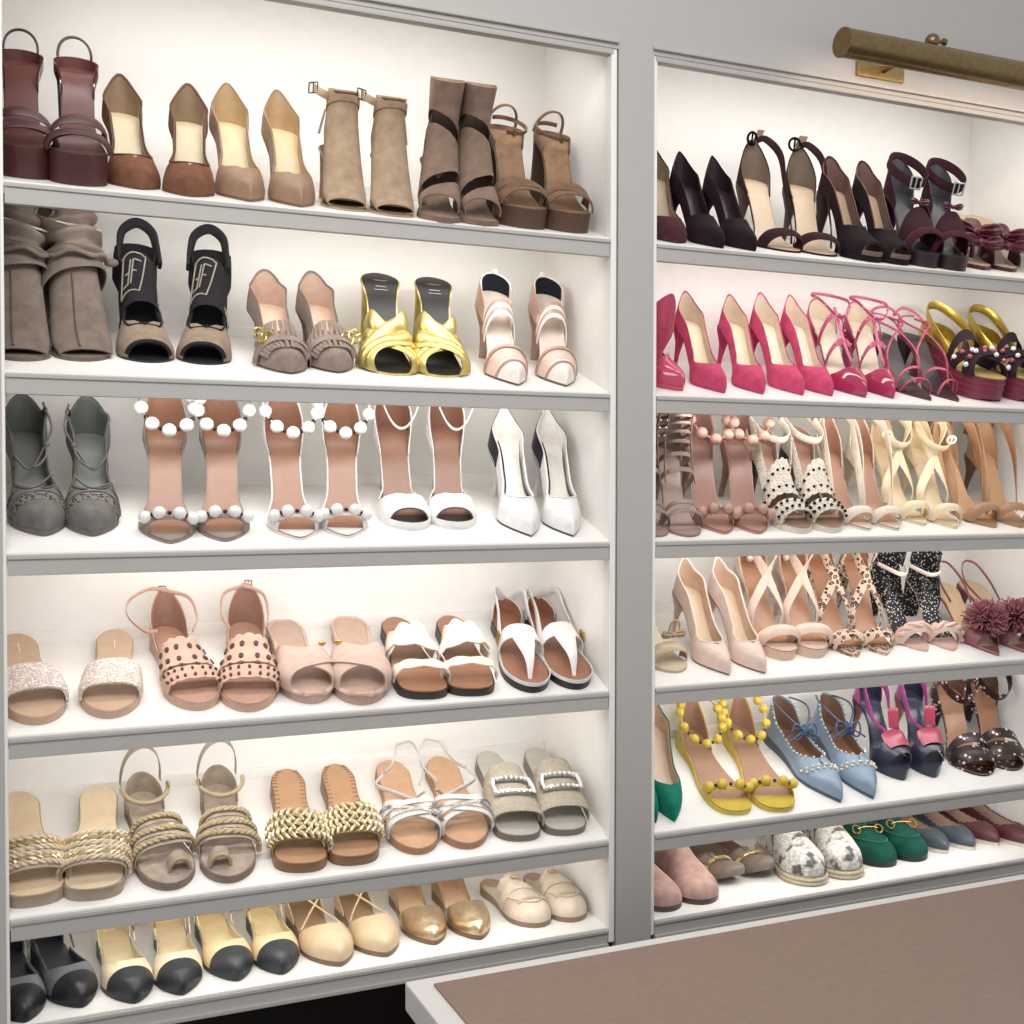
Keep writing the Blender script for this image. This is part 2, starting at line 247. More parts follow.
# where each shoe stands on its shelf: x, y of the toe, turn, size
PLACE = {
 ('L1a', 0): (0.0142, 0.0383, -0.03, 1.044),
 ('L1a', 1): (0.0865, 0.0174, 0.046, 1.044),
 ('L1b', 0): (0.1579, 0.0395, 0.05, 0.957),
 ('L1b', 1): (0.225, 0.0137, -0.037, 0.957),
 ('L1c', 0): (0.2991, 0.0206, 0.007, 1.017),
 ('L1c', 1): (0.376, 0.0147, 0.079, 1.017),
 ('L1d', 0): (0.4421, 0.0279, -0.086, 0.88),
 ('L1d', 1): (0.5097, 0.0111, -0.085, 0.88),
 ('L1e', 0): (0.5717, 0.0015, -0.239, 0.88),
 ('L1e', 1): (0.6435, 0.0027, -0.06, 0.88),
 ('L1f', 0): (0.7169, 0.0198, -0.083, 1.092),
 ('L1f', 1): (0.8003, 0.0225, -0.03, 1.092),
 ('L2a', 0): (0.0095, 0.0501, 0.036, 1.0),
 ('L2a', 1): (0.0943, 0.0624, 0.138, 1.0),
 ('L2b', 0): (0.1712, 0.0693, 0.019, 0.976),
 ('L2b', 1): (0.2492, 0.0705, -0.126, 0.976),
 ('L2c', 0): (0.359, 0.0388, 0.028, 0.936),
 ('L2c', 1): (0.4399, 0.0549, 0.117, 0.936),
 ('L2d', 0): (0.5163, 0.0545, -0.121, 1.055),
 ('L2d', 1): (0.6005, 0.054, -0.087, 1.055),
 ('L2e', 0): (0.7013, 0.0231, -0.104, 0.999),
 ('L2e', 1): (0.793, 0.0281, -0.075, 0.999),
 ('L3a', 0): (0.0352, 0.053, 0.101, 0.967),
 ('L3a', 1): (0.1026, 0.0505, 0.046, 0.967),
 ('L3b', 0): (0.1905, 0.0222, -0.097, 1.059),
 ('L3b', 1): (0.2725, 0.0251, -0.027, 1.059),
 ('L3c', 0): (0.3683, 0.0268, -0.059, 1.049),
 ('L3c', 1): (0.4448, 0.0305, -0.086, 1.049),
 ('L3d', 0): (0.5427, 0.0551, -0.086, 1.079),
 ('L3d', 1): (0.6223, 0.056, -0.094, 1.079),
 ('L3e', 0): (0.7244, 0.0242, -0.09, 0.979),
 ('L3e', 1): (0.8019, 0.021, -0.028, 0.979),
 ('L4a', 0): (0.027, 0.0234, 0.089, 0.975),
 ('L4a', 1): (0.1195, 0.0264, -0.066, 0.96),
 ('L4b', 0): (0.2321, 0.0297, 0.084, 0.986),
 ('L4b', 1): (0.3022, 0.017, -0.096, 1.046),
 ('L4c', 0): (0.3863, 0.0262, -0.037, 1.024),
 ('L4c', 1): (0.463, 0.0124, -0.113, 1.094),
 ('L4d', 0): (0.5505, 0.0158, -0.121, 1.117),
 ('L4d', 1): (0.6315, 0.0142, -0.132, 1.117),
 ('L4e', 0): (0.7207, 0.0123, -0.22, 1.005),
 ('L4e', 1): (0.8051, 0.0106, -0.078, 1.005),
 ('L5a', 0): (0.0198, 0.0184, 0.053, 1.004),
 ('L5a', 1): (0.0967, 0.0157, -0.054, 1.004),
 ('L5b', 0): (0.1923, 0.0156, 0.08, 0.987),
 ('L5b', 1): (0.2762, 0.0147, -0.008, 0.987),
 ('L5c', 0): (0.3672, 0.0172, -0.139, 1.021),
 ('L5c', 1): (0.453, 0.0174, -0.062, 1.021),
 ('L5d', 0): (0.543, 0.0232, -0.121, 1.041),
 ('L5d', 1): (0.6299, 0.0201, -0.065, 1.041),
 ('L5e', 0): (0.707, 0.0231, -0.157, 1.009),
 ('L5e', 1): (0.793, 0.0213, -0.12, 1.009),
 ('L6a', 0): (0.0053, 0.0092, 0.075, 1.0),
 ('L6a', 1): (0.0835, 0.0274, 0.245, 1.0),
 ('L6b', 0): (0.1412, 0.0114, 0.029, 1.0),
 ('L6b', 1): (0.2097, 0.0131, 0.007, 1.0),
 ('L6c', 0): (0.2793, 0.029, -0.001, 1.0),
 ('L6c', 1): (0.3497, 0.0261, 0.007, 1.0),
 ('L6d', 0): (0.4243, 0.0213, 0.017, 1.0),
 ('L6d', 1): (0.5032, 0.028, 0.056, 1.0),
 ('L6e', 0): (0.5756, 0.0421, -0.097, 1.0),
 ('L6e', 1): (0.6532, 0.0337, -0.026, 1.0),
 ('L6f', 0): (0.7517, 0.0429, 0.028, 0.88),
 ('L6f', 1): (0.8192, 0.0424, -0.001, 0.88),
 ('R1a', 0): (0.9781, 0.0192, -0.156, 0.928),
 ('R1b', 0): (1.0568, 0.0073, 0.056, 0.88),
 ('R1b', 1): (1.1289, 0.0109, 0.136, 0.88),
 ('R1c', 0): (1.2168, 0.0428, -0.058, 1.029),
 ('R1c', 1): (1.2922, 0.0367, -0.124, 1.029),
 ('R1d', 0): (1.3733, 0.0151, 0.05, 0.932),
 ('R1d', 1): (1.4404, 0.0136, 0.068, 0.932),
 ('R1e', 0): (1.4953, 0.0158, -0.161, 1.002),
 ('R1e', 1): (1.5567, 0.006, -0.223, 1.002),
 ('R1f', 0): (1.6635, 0.0602, -0.289, 1.07),
 ('R1f', 1): (1.7521, 0.0708, -0.206, 1.02),
 ('R2a', 0): (0.9944, 0.0281, 0.272, 0.88),
 ('R2a', 1): (0.9742, 0.219, 3.082, 0.98),
 ('R2b', 0): (1.0725, 0.025, -0.015, 0.912),
 ('R2b', 1): (1.1575, 0.028, -0.008, 0.912),
 ('R2c', 0): (1.2342, 0.0307, -0.018, 0.951),
 ('R2c', 1): (1.3032, 0.0315, 0.057, 0.951),
 ('R2d', 0): (1.367, 0.0317, -0.063, 1.098),
 ('R2d', 1): (1.438, 0.032, -0.1, 1.098),
 ('R2e', 0): (1.511, 0.0275, -0.075, 1.12),
 ('R2e', 1): (1.5841, 0.0272, -0.031, 1.12),
 ('R2f', 0): (1.6672, 0.0356, -0.025, 1.12),
 ('R2f', 1): (1.7773, 0.0403, -0.035, 1.12),
 ('R3a', 0): (0.9411, 0.0142, -0.101, 1.0),
 ('R3a', 1): (1.0071, 0.0112, -0.077, 1.0),
 ('R3b', 0): (1.0709, 0.0208, -0.179, 1.097),
 ('R3b', 1): (1.1441, 0.0176, -0.162, 1.097),
 ('R3c', 0): (1.2277, 0.0178, 0.013, 1.051),
 ('R3c', 1): (1.3012, 0.019, 0.01, 1.051),
 ('R3d', 0): (1.3704, 0.0246, -0.066, 1.027),
 ('R3d', 1): (1.4402, 0.0221, -0.021, 1.027),
 ('R3e', 0): (1.5109, 0.0417, -0.069, 1.057),
 ('R3e', 1): (1.5778, 0.0257, -0.088, 1.057),
 ('R3f', 0): (1.6662, 0.0265, 0.019, 1.084),
 ('R3f', 1): (1.7383, 0.024, -0.084, 1.084),
 ('R4a', 0): (0.9957, 0.0379, 0.091, 1.0),
 ('R4b', 0): (1.081, 0.0195, 0.036, 0.916),
 ('R4b', 1): (1.1572, 0.0171, 0.146, 0.916),
 ('R4c', 0): (1.2184, 0.0531, -0.103, 1.082),
 ('R4c', 1): (1.2899, 0.0525, -0.141, 1.082),
 ('R4d', 0): (1.3638, 0.0467, -0.127, 1.086),
 ('R4d', 1): (1.4388, 0.0457, -0.099, 1.086),
 ('R4e', 0): (1.5255, 0.0488, -0.021, 0.975),
 ('R4e', 1): (1.5936, 0.0444, -0.118, 0.975),
 ('R4f', 0): (1.6679, 0.0167, -0.09, 1.111),
 ('R4f', 1): (1.7508, 0.0161, 0.018, 1.111),
 ('R5a', 0): (0.9464, 0.0252, -0.032, 1.0),
 ('R5a', 1): (0.9868, 0.0207, -0.177, 1.0),
 ('R5b', 0): (1.0963, 0.0189, -0.184, 1.015),
 ('R5b', 1): (1.1847, 0.0109, -0.189, 1.05),
 ('R5c', 0): (1.3075, 0.0156, -0.057, 1.073),
 ('R5c', 1): (1.3845, 0.0127, -0.141, 1.073),
 ('R5d', 0): (1.4799, 0.0518, -0.035, 0.947),
 ('R5d', 1): (1.5561, 0.0481, -0.124, 0.947),
 ('R5e', 0): (1.6521, 0.0377, -0.268, 1.106),
 ('R5e', 1): (1.7389, 0.0399, -0.218, 1.106),
 ('R6a', 0): (0.9697, 0.0231, -0.154, 1.0),
 ('R6a', 1): (1.0485, 0.0268, -0.18, 1.0),
 ('R6b', 0): (1.1454, 0.0757, 0.155, 1.0),
 ('R6b', 1): (1.2205, 0.0819, 0.138, 1.0),
 ('R6c', 0): (1.2639, 0.0298, -0.268, 1.0),
 ('R6c', 1): (1.3493, 0.0317, -0.305, 1.0),
 ('R6d', 0): (1.4484, 0.0589, -0.247, 1.0),
 ('R6d', 1): (1.529, 0.0607, -0.271, 1.0),
 ('R6e', 0): (1.6055, 0.0762, -0.185, 1.0),
 ('R6e', 1): (1.6754, 0.0713, -0.111, 1.0),
 ('R6f', 0): (1.7312, 0.074, -0.156, 1.0),
 ('R6f', 1): (1.7901, 0.0342, -0.06, 1.0),
}
SHELF_Z = [0.3812, 0.1424, -0.0876, -0.3207, -0.5541, -0.6926]
TILTS = [0.345, 0.345, 0.345, 0.345, 0.345, 0.0]
LIGHTW = .84; LIGHTB = .27; ROOMW = 24; WORLD = .68; EXPO = 0
# ------------------------------------------------------------------ the shoe builder
class Shoe:
    tk = .004
    def __init__(s, sid, i):
        d = SPEC[sid]; s.d = d; s.sid = sid
        s.L, s.W, s.h, s.pl = d['L'], d['W'], d['h'], d['pl']
        x, y, yaw, s.k = PLACE[(sid, i)]
        s.m = 1 if i == 0 else -1
        k = int(sid[1])-1; tilt = TILTS[k]
        z = SHELF_Z[k] + math.tan(tilt)*y + .0004
        two = d['px'][0] is not None and d['px'][1] is not None
        word = ('left ' if i == 0 else 'right ') if two else ''
        s.root = thing(d['n'], d['lab'][i] if 'lab' in d else (word + d['d'] + ' ' + d['w']).strip(), d['c'], (x, y, z+Z0), None)
        if two: s.root['group'] = 'pair of ' + d['d'] + 's'
        s.root.rotation_mode = 'ZYX'; s.root.rotation_euler = (tilt, 0, yaw)
        tw = s.W
        s._hw = pchip([(0, .37), (.15, .39), (.35, .29), (.5, .295), (.68, .475), (.8, .5), (1, .47)])
        if s.h < .03: s._hw = pchip([(0, .33), (.15, .34), (.35, .315), (.5, .36), (.68, .475), (.8, .5), (1, .47)])
        s.cap = {'round':(.78, 2.2, 2.0), 'almond':(.66, 2.0, 1.45), 'point':(.60, 1.75, 1.08), 'square':(.90, 2.6, 2.4), 'squarish':(.8, 3.2, 2.6)}[d['toe']]
        s._z = pchip([(0, 1), (.16, .95), (.28, .80), (.4, .55), (.52, .27), (.62, .08), (.72, 0), (1, .0)])
        s._H = pchip([(0, .115), (.3, .10), (.45, .080), (.6, .053), (.75, .036), (.88, .027), (1, .019)])
        if s.h < .03: s._H = pchip([(0, .095), (.3, .070), (.45, .046), (.6, .032), (.75, .026), (.88, .022), (1, .016)])
        s.th = None; s.ha = .17; s.ez = .9
    # profile functions
    def cx(s, t): return .010*(t*t-.45)*(1 if t < .75 else 1-(t-.75)*1.2)
    def hw(s, t):
        w = s._hw(t)*s.W
        a = s.ha
        if t < a: w *= math.sqrt(max(0, 1-(1-t/a)**2))
        c, n, m = s.cap
        if t > c: w *= max(0, 1-((t-c)/(1-c))**n)**(1/m)
        return max(w, .0004)
    def zf(s, t): return s.pl + s.tk + s.h*s._z(t)
    def zb(s, t):
        if s.th: return max(0, s.zf(t)-s.th(t))
        if s.h < .03: return 0 if t > .6 or t < .3 else 0.0
        th = s.tk + (s.pl*max(0, min(1, (t-.42)/.14)) if s.pl else 0)
        return max(0, s.zf(t)-th)
    def H(s, t):
        v = s._H(t)
        if t > .93: v *= .25+.75*math.sqrt(max(0, 1-((t-.93)/.07)**2))
        return v
    def U(s, t, a, off=0, lift=0):
        """foot surface: t heel..toe, a -1 left edge .. 0 top .. 1 right edge"""
        L = s.L; e = lift-off
        sg = 1 if a >= 0 else -1; an = min(1, abs(a))*PI/2
        end = t <= 1e-6 or t >= 1-1e-6
        w = 0 if end else max(.0003, s.hw(t)+e); Hh = max(.001, s.H(t)+e)
        y = L*(1-t)+e*(max(0, 1-t/.03)-max(0, 1-(1-t)/.03))
        return Vector((s.cx(t)+sg*w*math.sin(an)**.85, y, s.zf(t)-.0005+Hh*max(0, math.cos(an))**s.ez))
    def aT(s, t, T):
        Hh = s.H(t)
        if T >= Hh: return 0
        return math.acos((T/Hh)**(1/s.ez))/(PI/2)
    # emit
    def add(s, name, bm, m, parent=None, label=None, smooth=True, ang=50):
        for v in bm.verts: v.co = Vector((v.co.x*s.k*s.m, v.co.y*s.k, v.co.z*s.k))
        o = finish(name, bm, m, parent or s.root, smooth, ang)
        if label: o['label'] = label
        return o
    def stations(s, a=0., b=1., n=34): return [a+(b-a)*(.5-.5*math.cos(PI*i/n)) for i in range(n+1)]
    def sole(s, m, mi, n=34, welt=1.0, ins=(0, 1), insname='insole', edge=None):
        st = s.stations(0, 1, n); q = 7
        def plate(z0, z1, ww, off):
            rows = []
            for t in st:
                w = max(.0003, s.hw(t)*ww+off); a, b = z0(t), z1(t); r = []
                for j in range(q): r.append(Vector((s.cx(t)+w*(2*j/(q-1)-1), s.L*(1-t), b)))
                for j in range(q): r.append(Vector((s.cx(t)+w*(1-2*j/(q-1)), s.L*(1-t), a)))
                rows.append(r)
            return bm_loft(rows)
        so = s.add('sole', plate(lambda t: s.zb(t), lambda t: s.zf(t)-.001, welt, .0), m)
        bm = plate(lambda t: s.zf(t)-.0012, lambda t: s.zf(t)+.0008, .95 if welt <= 1 else .97, -.0006)
        s.insole = s.add(insname, bm, mi)
        return so
    def heel(s, kind, m, label=None):
        zt = s.zb(.08)+.0015; n = 14; hw = s.hw(.12); L = s.L; r = []
        if zt < .006: return
        P = {'stiletto':[(0,.93,.085,.0),(.12,.84,.075,.0),(.25,.6,.055,.002),(.42,.34,.034,.005),(.7,.2,.024,.006),(1,.17,.022,.006)],
             'slim':[(0,.93,.085,0),(.15,.8,.07,0),(.4,.5,.05,.004),(.7,.36,.038,.006),(1,.32,.036,.006)],
             'block':[(0,.93,.09,0),(.2,.84,.085,0),(.6,.74,.075,.002),(1,.72,.075,.003)],
             'kitten':[(0,.93,.085,0),(.25,.7,.06,0),(.5,.36,.036,.006),(.85,.26,.03,.006),(1,.3,.032,.006)],
             'flat':[(0,.94,.095,0),(1,.92,.09,0)]}[kind]
        for f, wx, wy, sh in P:
            z = zt*(1-f); cy = L*(1-.005)-wy*L-sh
            r.append([Vector((s.cx(.1)+hw*wx*math.cos(2*PI*j/n), cy+wy*L*math.sin(2*PI*j/n)*(1 if math.sin(2*PI*j/n) > 0 else .9), z)) for j in range(n)])
        return s.add('heel', bm_loft(r), m, label=label)
    def shell(s, T, name, m, lin=None, s0=0, s1=1, n=40, nt=9, lift=.0008, th=.0014, parent=None, low=1.0):
        """wall / vamp of a closed shoe; T(t) = height of the topline above the footbed"""
        st = s.stations(s0, s1, n)
        def sheet(off, lf, fT):
            bm = bmesh.new()
            for sg in (-1, 1):
                rows = []
                for t in st:
                    at = s.aT(t, fT(t))
                    rows.append([s.U(t, sg*(low+(at-low)*j/(nt-1)), off, lf) for j in range(nt)])
                bm_grid(rows, bm=bm)
            return bm
        o = s.add(name, thicken(sheet(0, lift, T), th), m, parent)
        if lin:
            s.add('lining', thicken(sheet(.0016, 0, lambda t: T(t)*.985 if T(t) < s.H(t) else 1), .0005), lin, o)
        return o
    def topline(s, T, name, m, r, s0=0, sv=.75, parent=None, n=44):
        pts = []
        st = s.stations(s0, sv, n)
        for t in st[::-1]: pts.append(s.U(t, -s.aT(t, T(t)), 0, .001))
        for t in st[1 if s0 == 0 else 0:]: pts.append(s.U(t, s.aT(t, T(t)), 0, .001))
        return s.add(name, bm_tube(pts, r, 6), m, parent)
    def bandpt(s, a0, b0, wl, wr, t, v, bow=0, lift=.002, sag=1):
        """t in -1..1 across, v in -1..1 along the width"""
        c = a0+(b0-a0)*(t+1)/2 + bow*(1-t*t); w = (wl+(wr-wl)*(t+1)/2)
        return s.U(c+v*w/2, t, 0, lift)
    def band(s, name, m, a0, b0, w, wr=None, bow=0, lift=.0015, th=.0016, t0=-1, t1=1, nt=26, nv=6, wav=None, wavb=None, parent=None, hs=1, puff=0, label=None):
        wr = w if wr is None else wr; rows = []
        old = s._H
        if hs != 1: s._H = lambda t: old(t)*hs
        for i in range(nt+1):
            t = t0+(t1-t0)*i/nt; r = []
            for j in range(nv+1):
                v = -1+2*j/nv
                if wav:
                    e = wav[0]*abs(math.sin((t+1)*PI/2*wav[1]))
                    v = v*(1+e) if (v > 0 or wavb is None) else v*(1+e)
                p = s.bandpt(a0, b0, w, wr, t, v, bow, lift + puff*(1-v*v))
                r.append(p)
            rows.append(r)
        s._H = old
        return s.add(name, thicken(bm_grid(rows), th), m, parent, label)
    def line(s, a0, b0, bow=0, lift=.003, n=14, t0=-1, t1=1, hs=1):
        old = s._H
        if hs != 1: s._H = lambda t: old(t)*hs
        r = [s.U(a0+(b0-a0)*(t+1)/2+bow*(1-t*t), t, 0, lift) for t in [t0+(t1-t0)*i/n for i in range(n+1)]]
        s._H = old
        return r
    def ankle(s, name, m, dz, rx, ry, w, cy=None, tilt=.0, a0=0, a1=360, th=.0018, n=40, parent=None, dip=0):
        """strap loop round the ankle, dz above the heel seat"""
        cy = s.L-ry-.001 if cy is None else cy
        zc = s.zf(0)+dz; closed = abs(a1-a0) >= 360; pts = []; nd = []
        for i in range(n if closed else n+1):
            a = math.radians(a0+(a1-a0)*i/n)
            pts.append(Vector((s.cx(.1)+rx*math.cos(a), cy+ry*math.sin(a), zc+tilt*(math.sin(a)-1)/2-dip*max(0, -math.sin(a))**2))); nd.append(Vector((math.cos(a), math.sin(a), .15)))
        o = s.add(name, bm_strip(pts, Vector((0, -tilt*.5/max(ry, .01)*.5, 1)), nd, w, th, closed), m, parent)
        s.ank = pts; return o
    def counter(s, name, m, lin, hz, s1=.3, low=.004, n=20, parent=None, pw=1.4):
        """closed back of a sandal, hz high at the heel"""
        return s.shell(lambda t: low+(hz-low)*max(0, 1-t/s1)**pw, name, m, lin, 0, s1, n, 6, parent=parent)
    def arch(s, name, m, z0, z1, rx, w, y=None, lean=0, th=.0018, n=20, parent=None):
        y = s.L-.004 if y is None else y; pts = []; nd = []
        for i in range(n+1):
            a = PI*i/n
            pts.append(Vector((s.cx(0)+rx*math.cos(a), y+lean*math.sin(a), s.zf(0)+z0+(z1-z0)*math.sin(a)**.8))); nd.append(Vector((math.cos(a), .0, math.sin(a)+.05)))
        return s.add(name, bm_strip(pts, Vector((0, 1, .1)), nd, w, th), m, parent)
    def beads(s, pts, r, m, name='bauble', parent=None, sub=2):
        src = None
        for p in pts:
            if src is None:
                src = s.add(name, bm_ball(r, sub), m, parent)
                src.location = Vector((p[0]*s.k*s.m, p[1]*s.k, p[2]*s.k))
            else:
                c = src.copy(); C.objects.link(c); c.location = Vector((p[0]*s.k*s.m, p[1]*s.k, p[2]*s.k))
    def tube(s, name, m, pts, r, closed=False, parent=None, n=8, label=None, flat=1.0):
        return s.add(name, bm_tube(pts, r, n, closed, flat=flat), m, parent, label)
    def buckle(s, name, m, c, ax, ay, w, h, r=.0012, parent=None, round_=False):
        c = Vector(c); ax = Vector(ax).normalized(); ay = Vector(ay).normalized()
        n = 24; pts = []
        for i in range(n):
            a = 2*PI*i/n; x, y = math.cos(a), math.sin(a)
            if not round_:
                q = max(abs(x), abs(y)); x, y = x/q, y/q
            pts.append(c+ax*x*w/2+ay*y*h/2)
        bm = bm_tube(pts, r, 6, True)
        bm_tube([c-ay*h/2, c+ay*h/2], r*.8, 6, bm=bm)
        return s.add(name, bm, m, parent)
    def knot(s, name, m, c, sz, parent=None):
        """bow: two loops and a centre"""
        c = Vector(c); o = None
        for sg in (-1, 1):
            bm = bm_ball(1, 3)
            for v in bm.verts:
                x, y, z = v.co; f = .45+.55*(x*.5+.5)
                v.co = c+Vector((sg*sz*(.5+.5*x), -sz*.30*y*f-sz*.06*math.sin(z*9), sz*.42*z*f+sz*.10*(x*.5+.5)))
            q = s.add('bow_loop' if o else name, bm, m, o or parent); o = o or q
        b = s.add('bow_knot', bm_ball(sz*.2, 2, c), m, o)
        return o

def boot_surface(F, B, Wd):
    """bent tube: F front/top line, B sole/back line, Wd half widths over u"""
    n = len(F); us = [i/(n-1) for i in range(n)]
    fy, fz = pchip([(u, F[i][0]) for i, u in enumerate(us)]), pchip([(u, F[i][1]) for i, u in enumerate(us)])
    by, bz = pchip([(u, B[i][0]) for i, u in enumerate(us)]), pchip([(u, B[i][1]) for i, u in enumerate(us)])
    w = pchip([(u, Wd[i]) for i, u in enumerate(us)])
    def S(u, ph, lift=0):
        a = math.radians(ph)
        c = Vector((0, (fy(u)+by(u))/2, (fz(u)+bz(u))/2)); ax = Vector((0, (fy(u)-by(u))/2, (fz(u)-bz(u))/2))
        ca, sa = math.cos(a), math.sin(a)
        e = lambda v: (1 if v >= 0 else -1)*abs(v)**.85
        p = c+ax*e(ca)*(1+lift/max(.005, ax.length))+Vector((1, 0, 0))*(w(u)+lift)*e(sa)
        return p
    return S
def patch(S, u0, u1, p0, p1, nu=16, nv=28, lift=0, th=.0016, wob=None):
    rows = []
    for i in range(nu+1):
        r = []
        for j in range(nv+1):
            ph = p0+(p1-p0)*j/nv
            a = u0(ph) if callable(u0) else u0; b = u1(ph) if callable(u1) else u1
            u = a+(b-a)*i/nu
            p = S(u, ph, lift+(wob(u, ph) if wob else 0)); r.append(p)
        rows.append(r)
    return thicken(bm_grid(rows), th)
# ------------------------------------------------------------------ shoe kinds
GOLD = mat('#d8b45a', 'metal'); SILVER = mat('#d9d9d6', 'metal'); BRASS = mat('#a98a4e', 'metal')
BLACKM = mat('#1b191b', 'matte')
def pumpT(s, sv=.72, hi=.055, side=.030):
    return pchip([(0, hi), (.03, hi*.88), (.08, hi*.68), (.16, max(hi*.48, side*1.1)), (.36, side), (.56, side*.98), (sv, s._H(sv)+.001), (1, .05)])
def pump(s, out, lin, ins, sv=.72, hi=.055, side=.026, heel='stiletto', hm=None, edge=None, sole=None):
    s.ha = .25
    s._H = pchip([(0, .066), (.2, .066), (.45, .060), (.6, .049), (.75, .036), (.88, .027), (1, .018)])
    s.sole(sole or out, ins); s.heel(heel, hm or out)
    T = pumpT(s, sv, hi, side)
    u = s.shell(T, 'upper', out, lin)
    if edge: s.topline(T, 'binding', edge, .0012, 0, sv-.005, u)
    s.T = T; return u
def catmull(P, n=24):
    P = [Vector(p) for p in P]; Q = [P[0]*2-P[1]]+P+[P[-1]*2-P[-2]]; out = []; m = len(P)-1
    for i in range(n+1):
        x = i/n*m; k = min(m-1, int(x)); t = x-k; a, b, c, d = Q[k:k+4]
        out.append(.5*((2*b)+(c-a)*t+(2*a-5*b+4*c-d)*t*t+(3*b-a-3*c+d)*t**3))
    return out
def strap(s, name, m, P, w, th=.002, n=26, up=None, parent=None):
    """flat strap through points; its flat side faces away from the ankle axis"""
    pts = catmull(P, n); wd, nd = [], []
    for i, p in enumerate(pts):
        t = (pts[min(n, i+1)]-pts[max(0, i-1)]).normalized()
        ax = Vector((p.x, (p.y-s.L*.72)*.6, .0001)); nn = (ax-t*ax.dot(t)).normalized(); nd.append(nn); wd.append(t.cross(nn))
    return s.add(name, bm_strip(pts, wd, nd, w, th), m, parent)
def sheet(s, name, m, a, b, lift=.0013, parent=None, inset=.95):
    rows = [[Vector((s.cx(t)+s.hw(t)*inset*(j/4-1), s.L*(1-t), s.zf(t)+lift)) for j in range(9)] for t in s.stations(a, b, 20)]
    return s.add(name, thicken(bm_grid(rows), .0006), m, parent)
def looped(s, m, w=.012):
    """straps rising at the sides from the vamp to the top of the heel"""
    z = s.zf(0); L = s.L
    for sg in (-1, 1):
        strap(s, 'ankle_strap', m, [s.U(.66, sg*.98, 0, .001), Vector((sg*.034, L*.44, s.zf(.56)+.030)), Vector((sg*.037, L*.62, s.zf(.38)+.050)), Vector((sg*.032, L*.82, z+.060)), Vector((sg*.012, L*.97, z+.074)), Vector((0, L*.985, z+.076))], lambda u: w*(.7+.5*math.sin(PI*u)), .0022, 30)
def L1a(s):
    m = mat('#4c201d', 'leather'); p = mat('#4a1e1a', 'patent'); ins = mat('#62302a', 'insole')
    s.sole(m, ins); s.heel('block', m)
    s.counter('heel_counter', p, ins, .014, .36, .012)
    for a, b, bow in ((.68, .82, .05), (.85, .70, .05)): s.band('strap', m, a, b, .075, bow=bow, lift=.003+.002*(a > .7), puff=.003, hs=.62)
    s.band('strap', m, .60, .63, .06, bow=.03, lift=.004, puff=.003, hs=.62); s.band('toe_strap', m, .86, .82, .05, bow=.03, lift=.004, puff=.003, hs=.7)
    s.arch('slingback_strap', m, .012, .038, .021, .009, lean=.010, th=.003)
def L1b(s): pump(s, mat('#7d4f38', 'suede'), mat('#8d7256', 'leather'), mat('#d5bf98', 'insole'), .735, edge=mat('#5f3c2c', 'leather'))
def L1c(s): pump(s, mat('#a07d5f', 'leather'), mat('#b69468', 'leather'), mat('#dcc394', 'insole'), .74, sole=mat('#8a6244', 'leather'))
def boot(s, top, wide=1.0, flare=0, peep=.020):
    L, h = s.L, s.h; z = lambda y: s.zf(1-y/L); b = s.pl+s.tk
    F = [(.010, b+peep), (.042, b+peep+.022), (.074, b+.078), (.092, b+h*.5+.072), (.096, b+h+.058), (.098, b+h+min(.084, top*.8)), (.094-flare, b+h+top)]
    B = [(.012, b), (.045, z(.045)), (.095, z(.095)), (L*.80, z(L*.8)), (L+.0005, b+h+.012), (L-.004, b+h+min(.05, top*.5)), (L-.004+flare, b+h+top)]
    W = [s.W*.43*wide, s.W*.50*wide, s.W*.44*wide, s.W*.40*wide, s.W*.37*wide, s.W*.345*wide, (s.W*.36+flare*.6)*wide]
    return boot_surface(F, B, W)
def L1d(s):
    m = mat('#a88d70', 'suede'); li = mat('#6b5138', 'suede'); s.sole(mat('#b39a7c', 'suede'), mat('#7d664e', 'suede')); s.heel('block', m)
    S = boot(s, .092, .90, -.002, .008)
    u = s.add('upper', patch(S, lambda p: .012+.02*max(0, math.cos(math.radians(p)))**2, lambda p: 1-.10*max(0, math.cos(math.radians(p)))**2, -180, 180, 30, 36, .0018), m)
    s.add('lining', patch(S, .03, .985, -180, 180, 20, 24, -.0008, .0006), li, u)
    s.add('ankle_strap', patch(S, .85, .945, -150, 165, 4, 40, .0035, .002), m)
    a = S(.93, -80*s.m, .004)
    s.add('strap_tab', bm_strip(catmull([a, a+Vector((-.012*s.m, -.006, .004)), a+Vector((-.026*s.m, -.004, .010))], 8), Vector((0, .2, 1)), Vector((.2, 1, 0)), .014, .002), m)
    s.buckle('buckle', mat('#6d5a3c', 'metal'), a+Vector((-.026*s.m, -.005, .010)), (1, 0, .2), (0, .1, 1), .014, .016)
    q = S(.84, -100, .004)
    s.add('tassel', bm_strip([q+Vector((-.002*j, 0, -.010*j)) for j in range(5)], Vector((0, 1, 0)), Vector((1, 0, 0)), lambda t: .008+.006*t, .003), m)
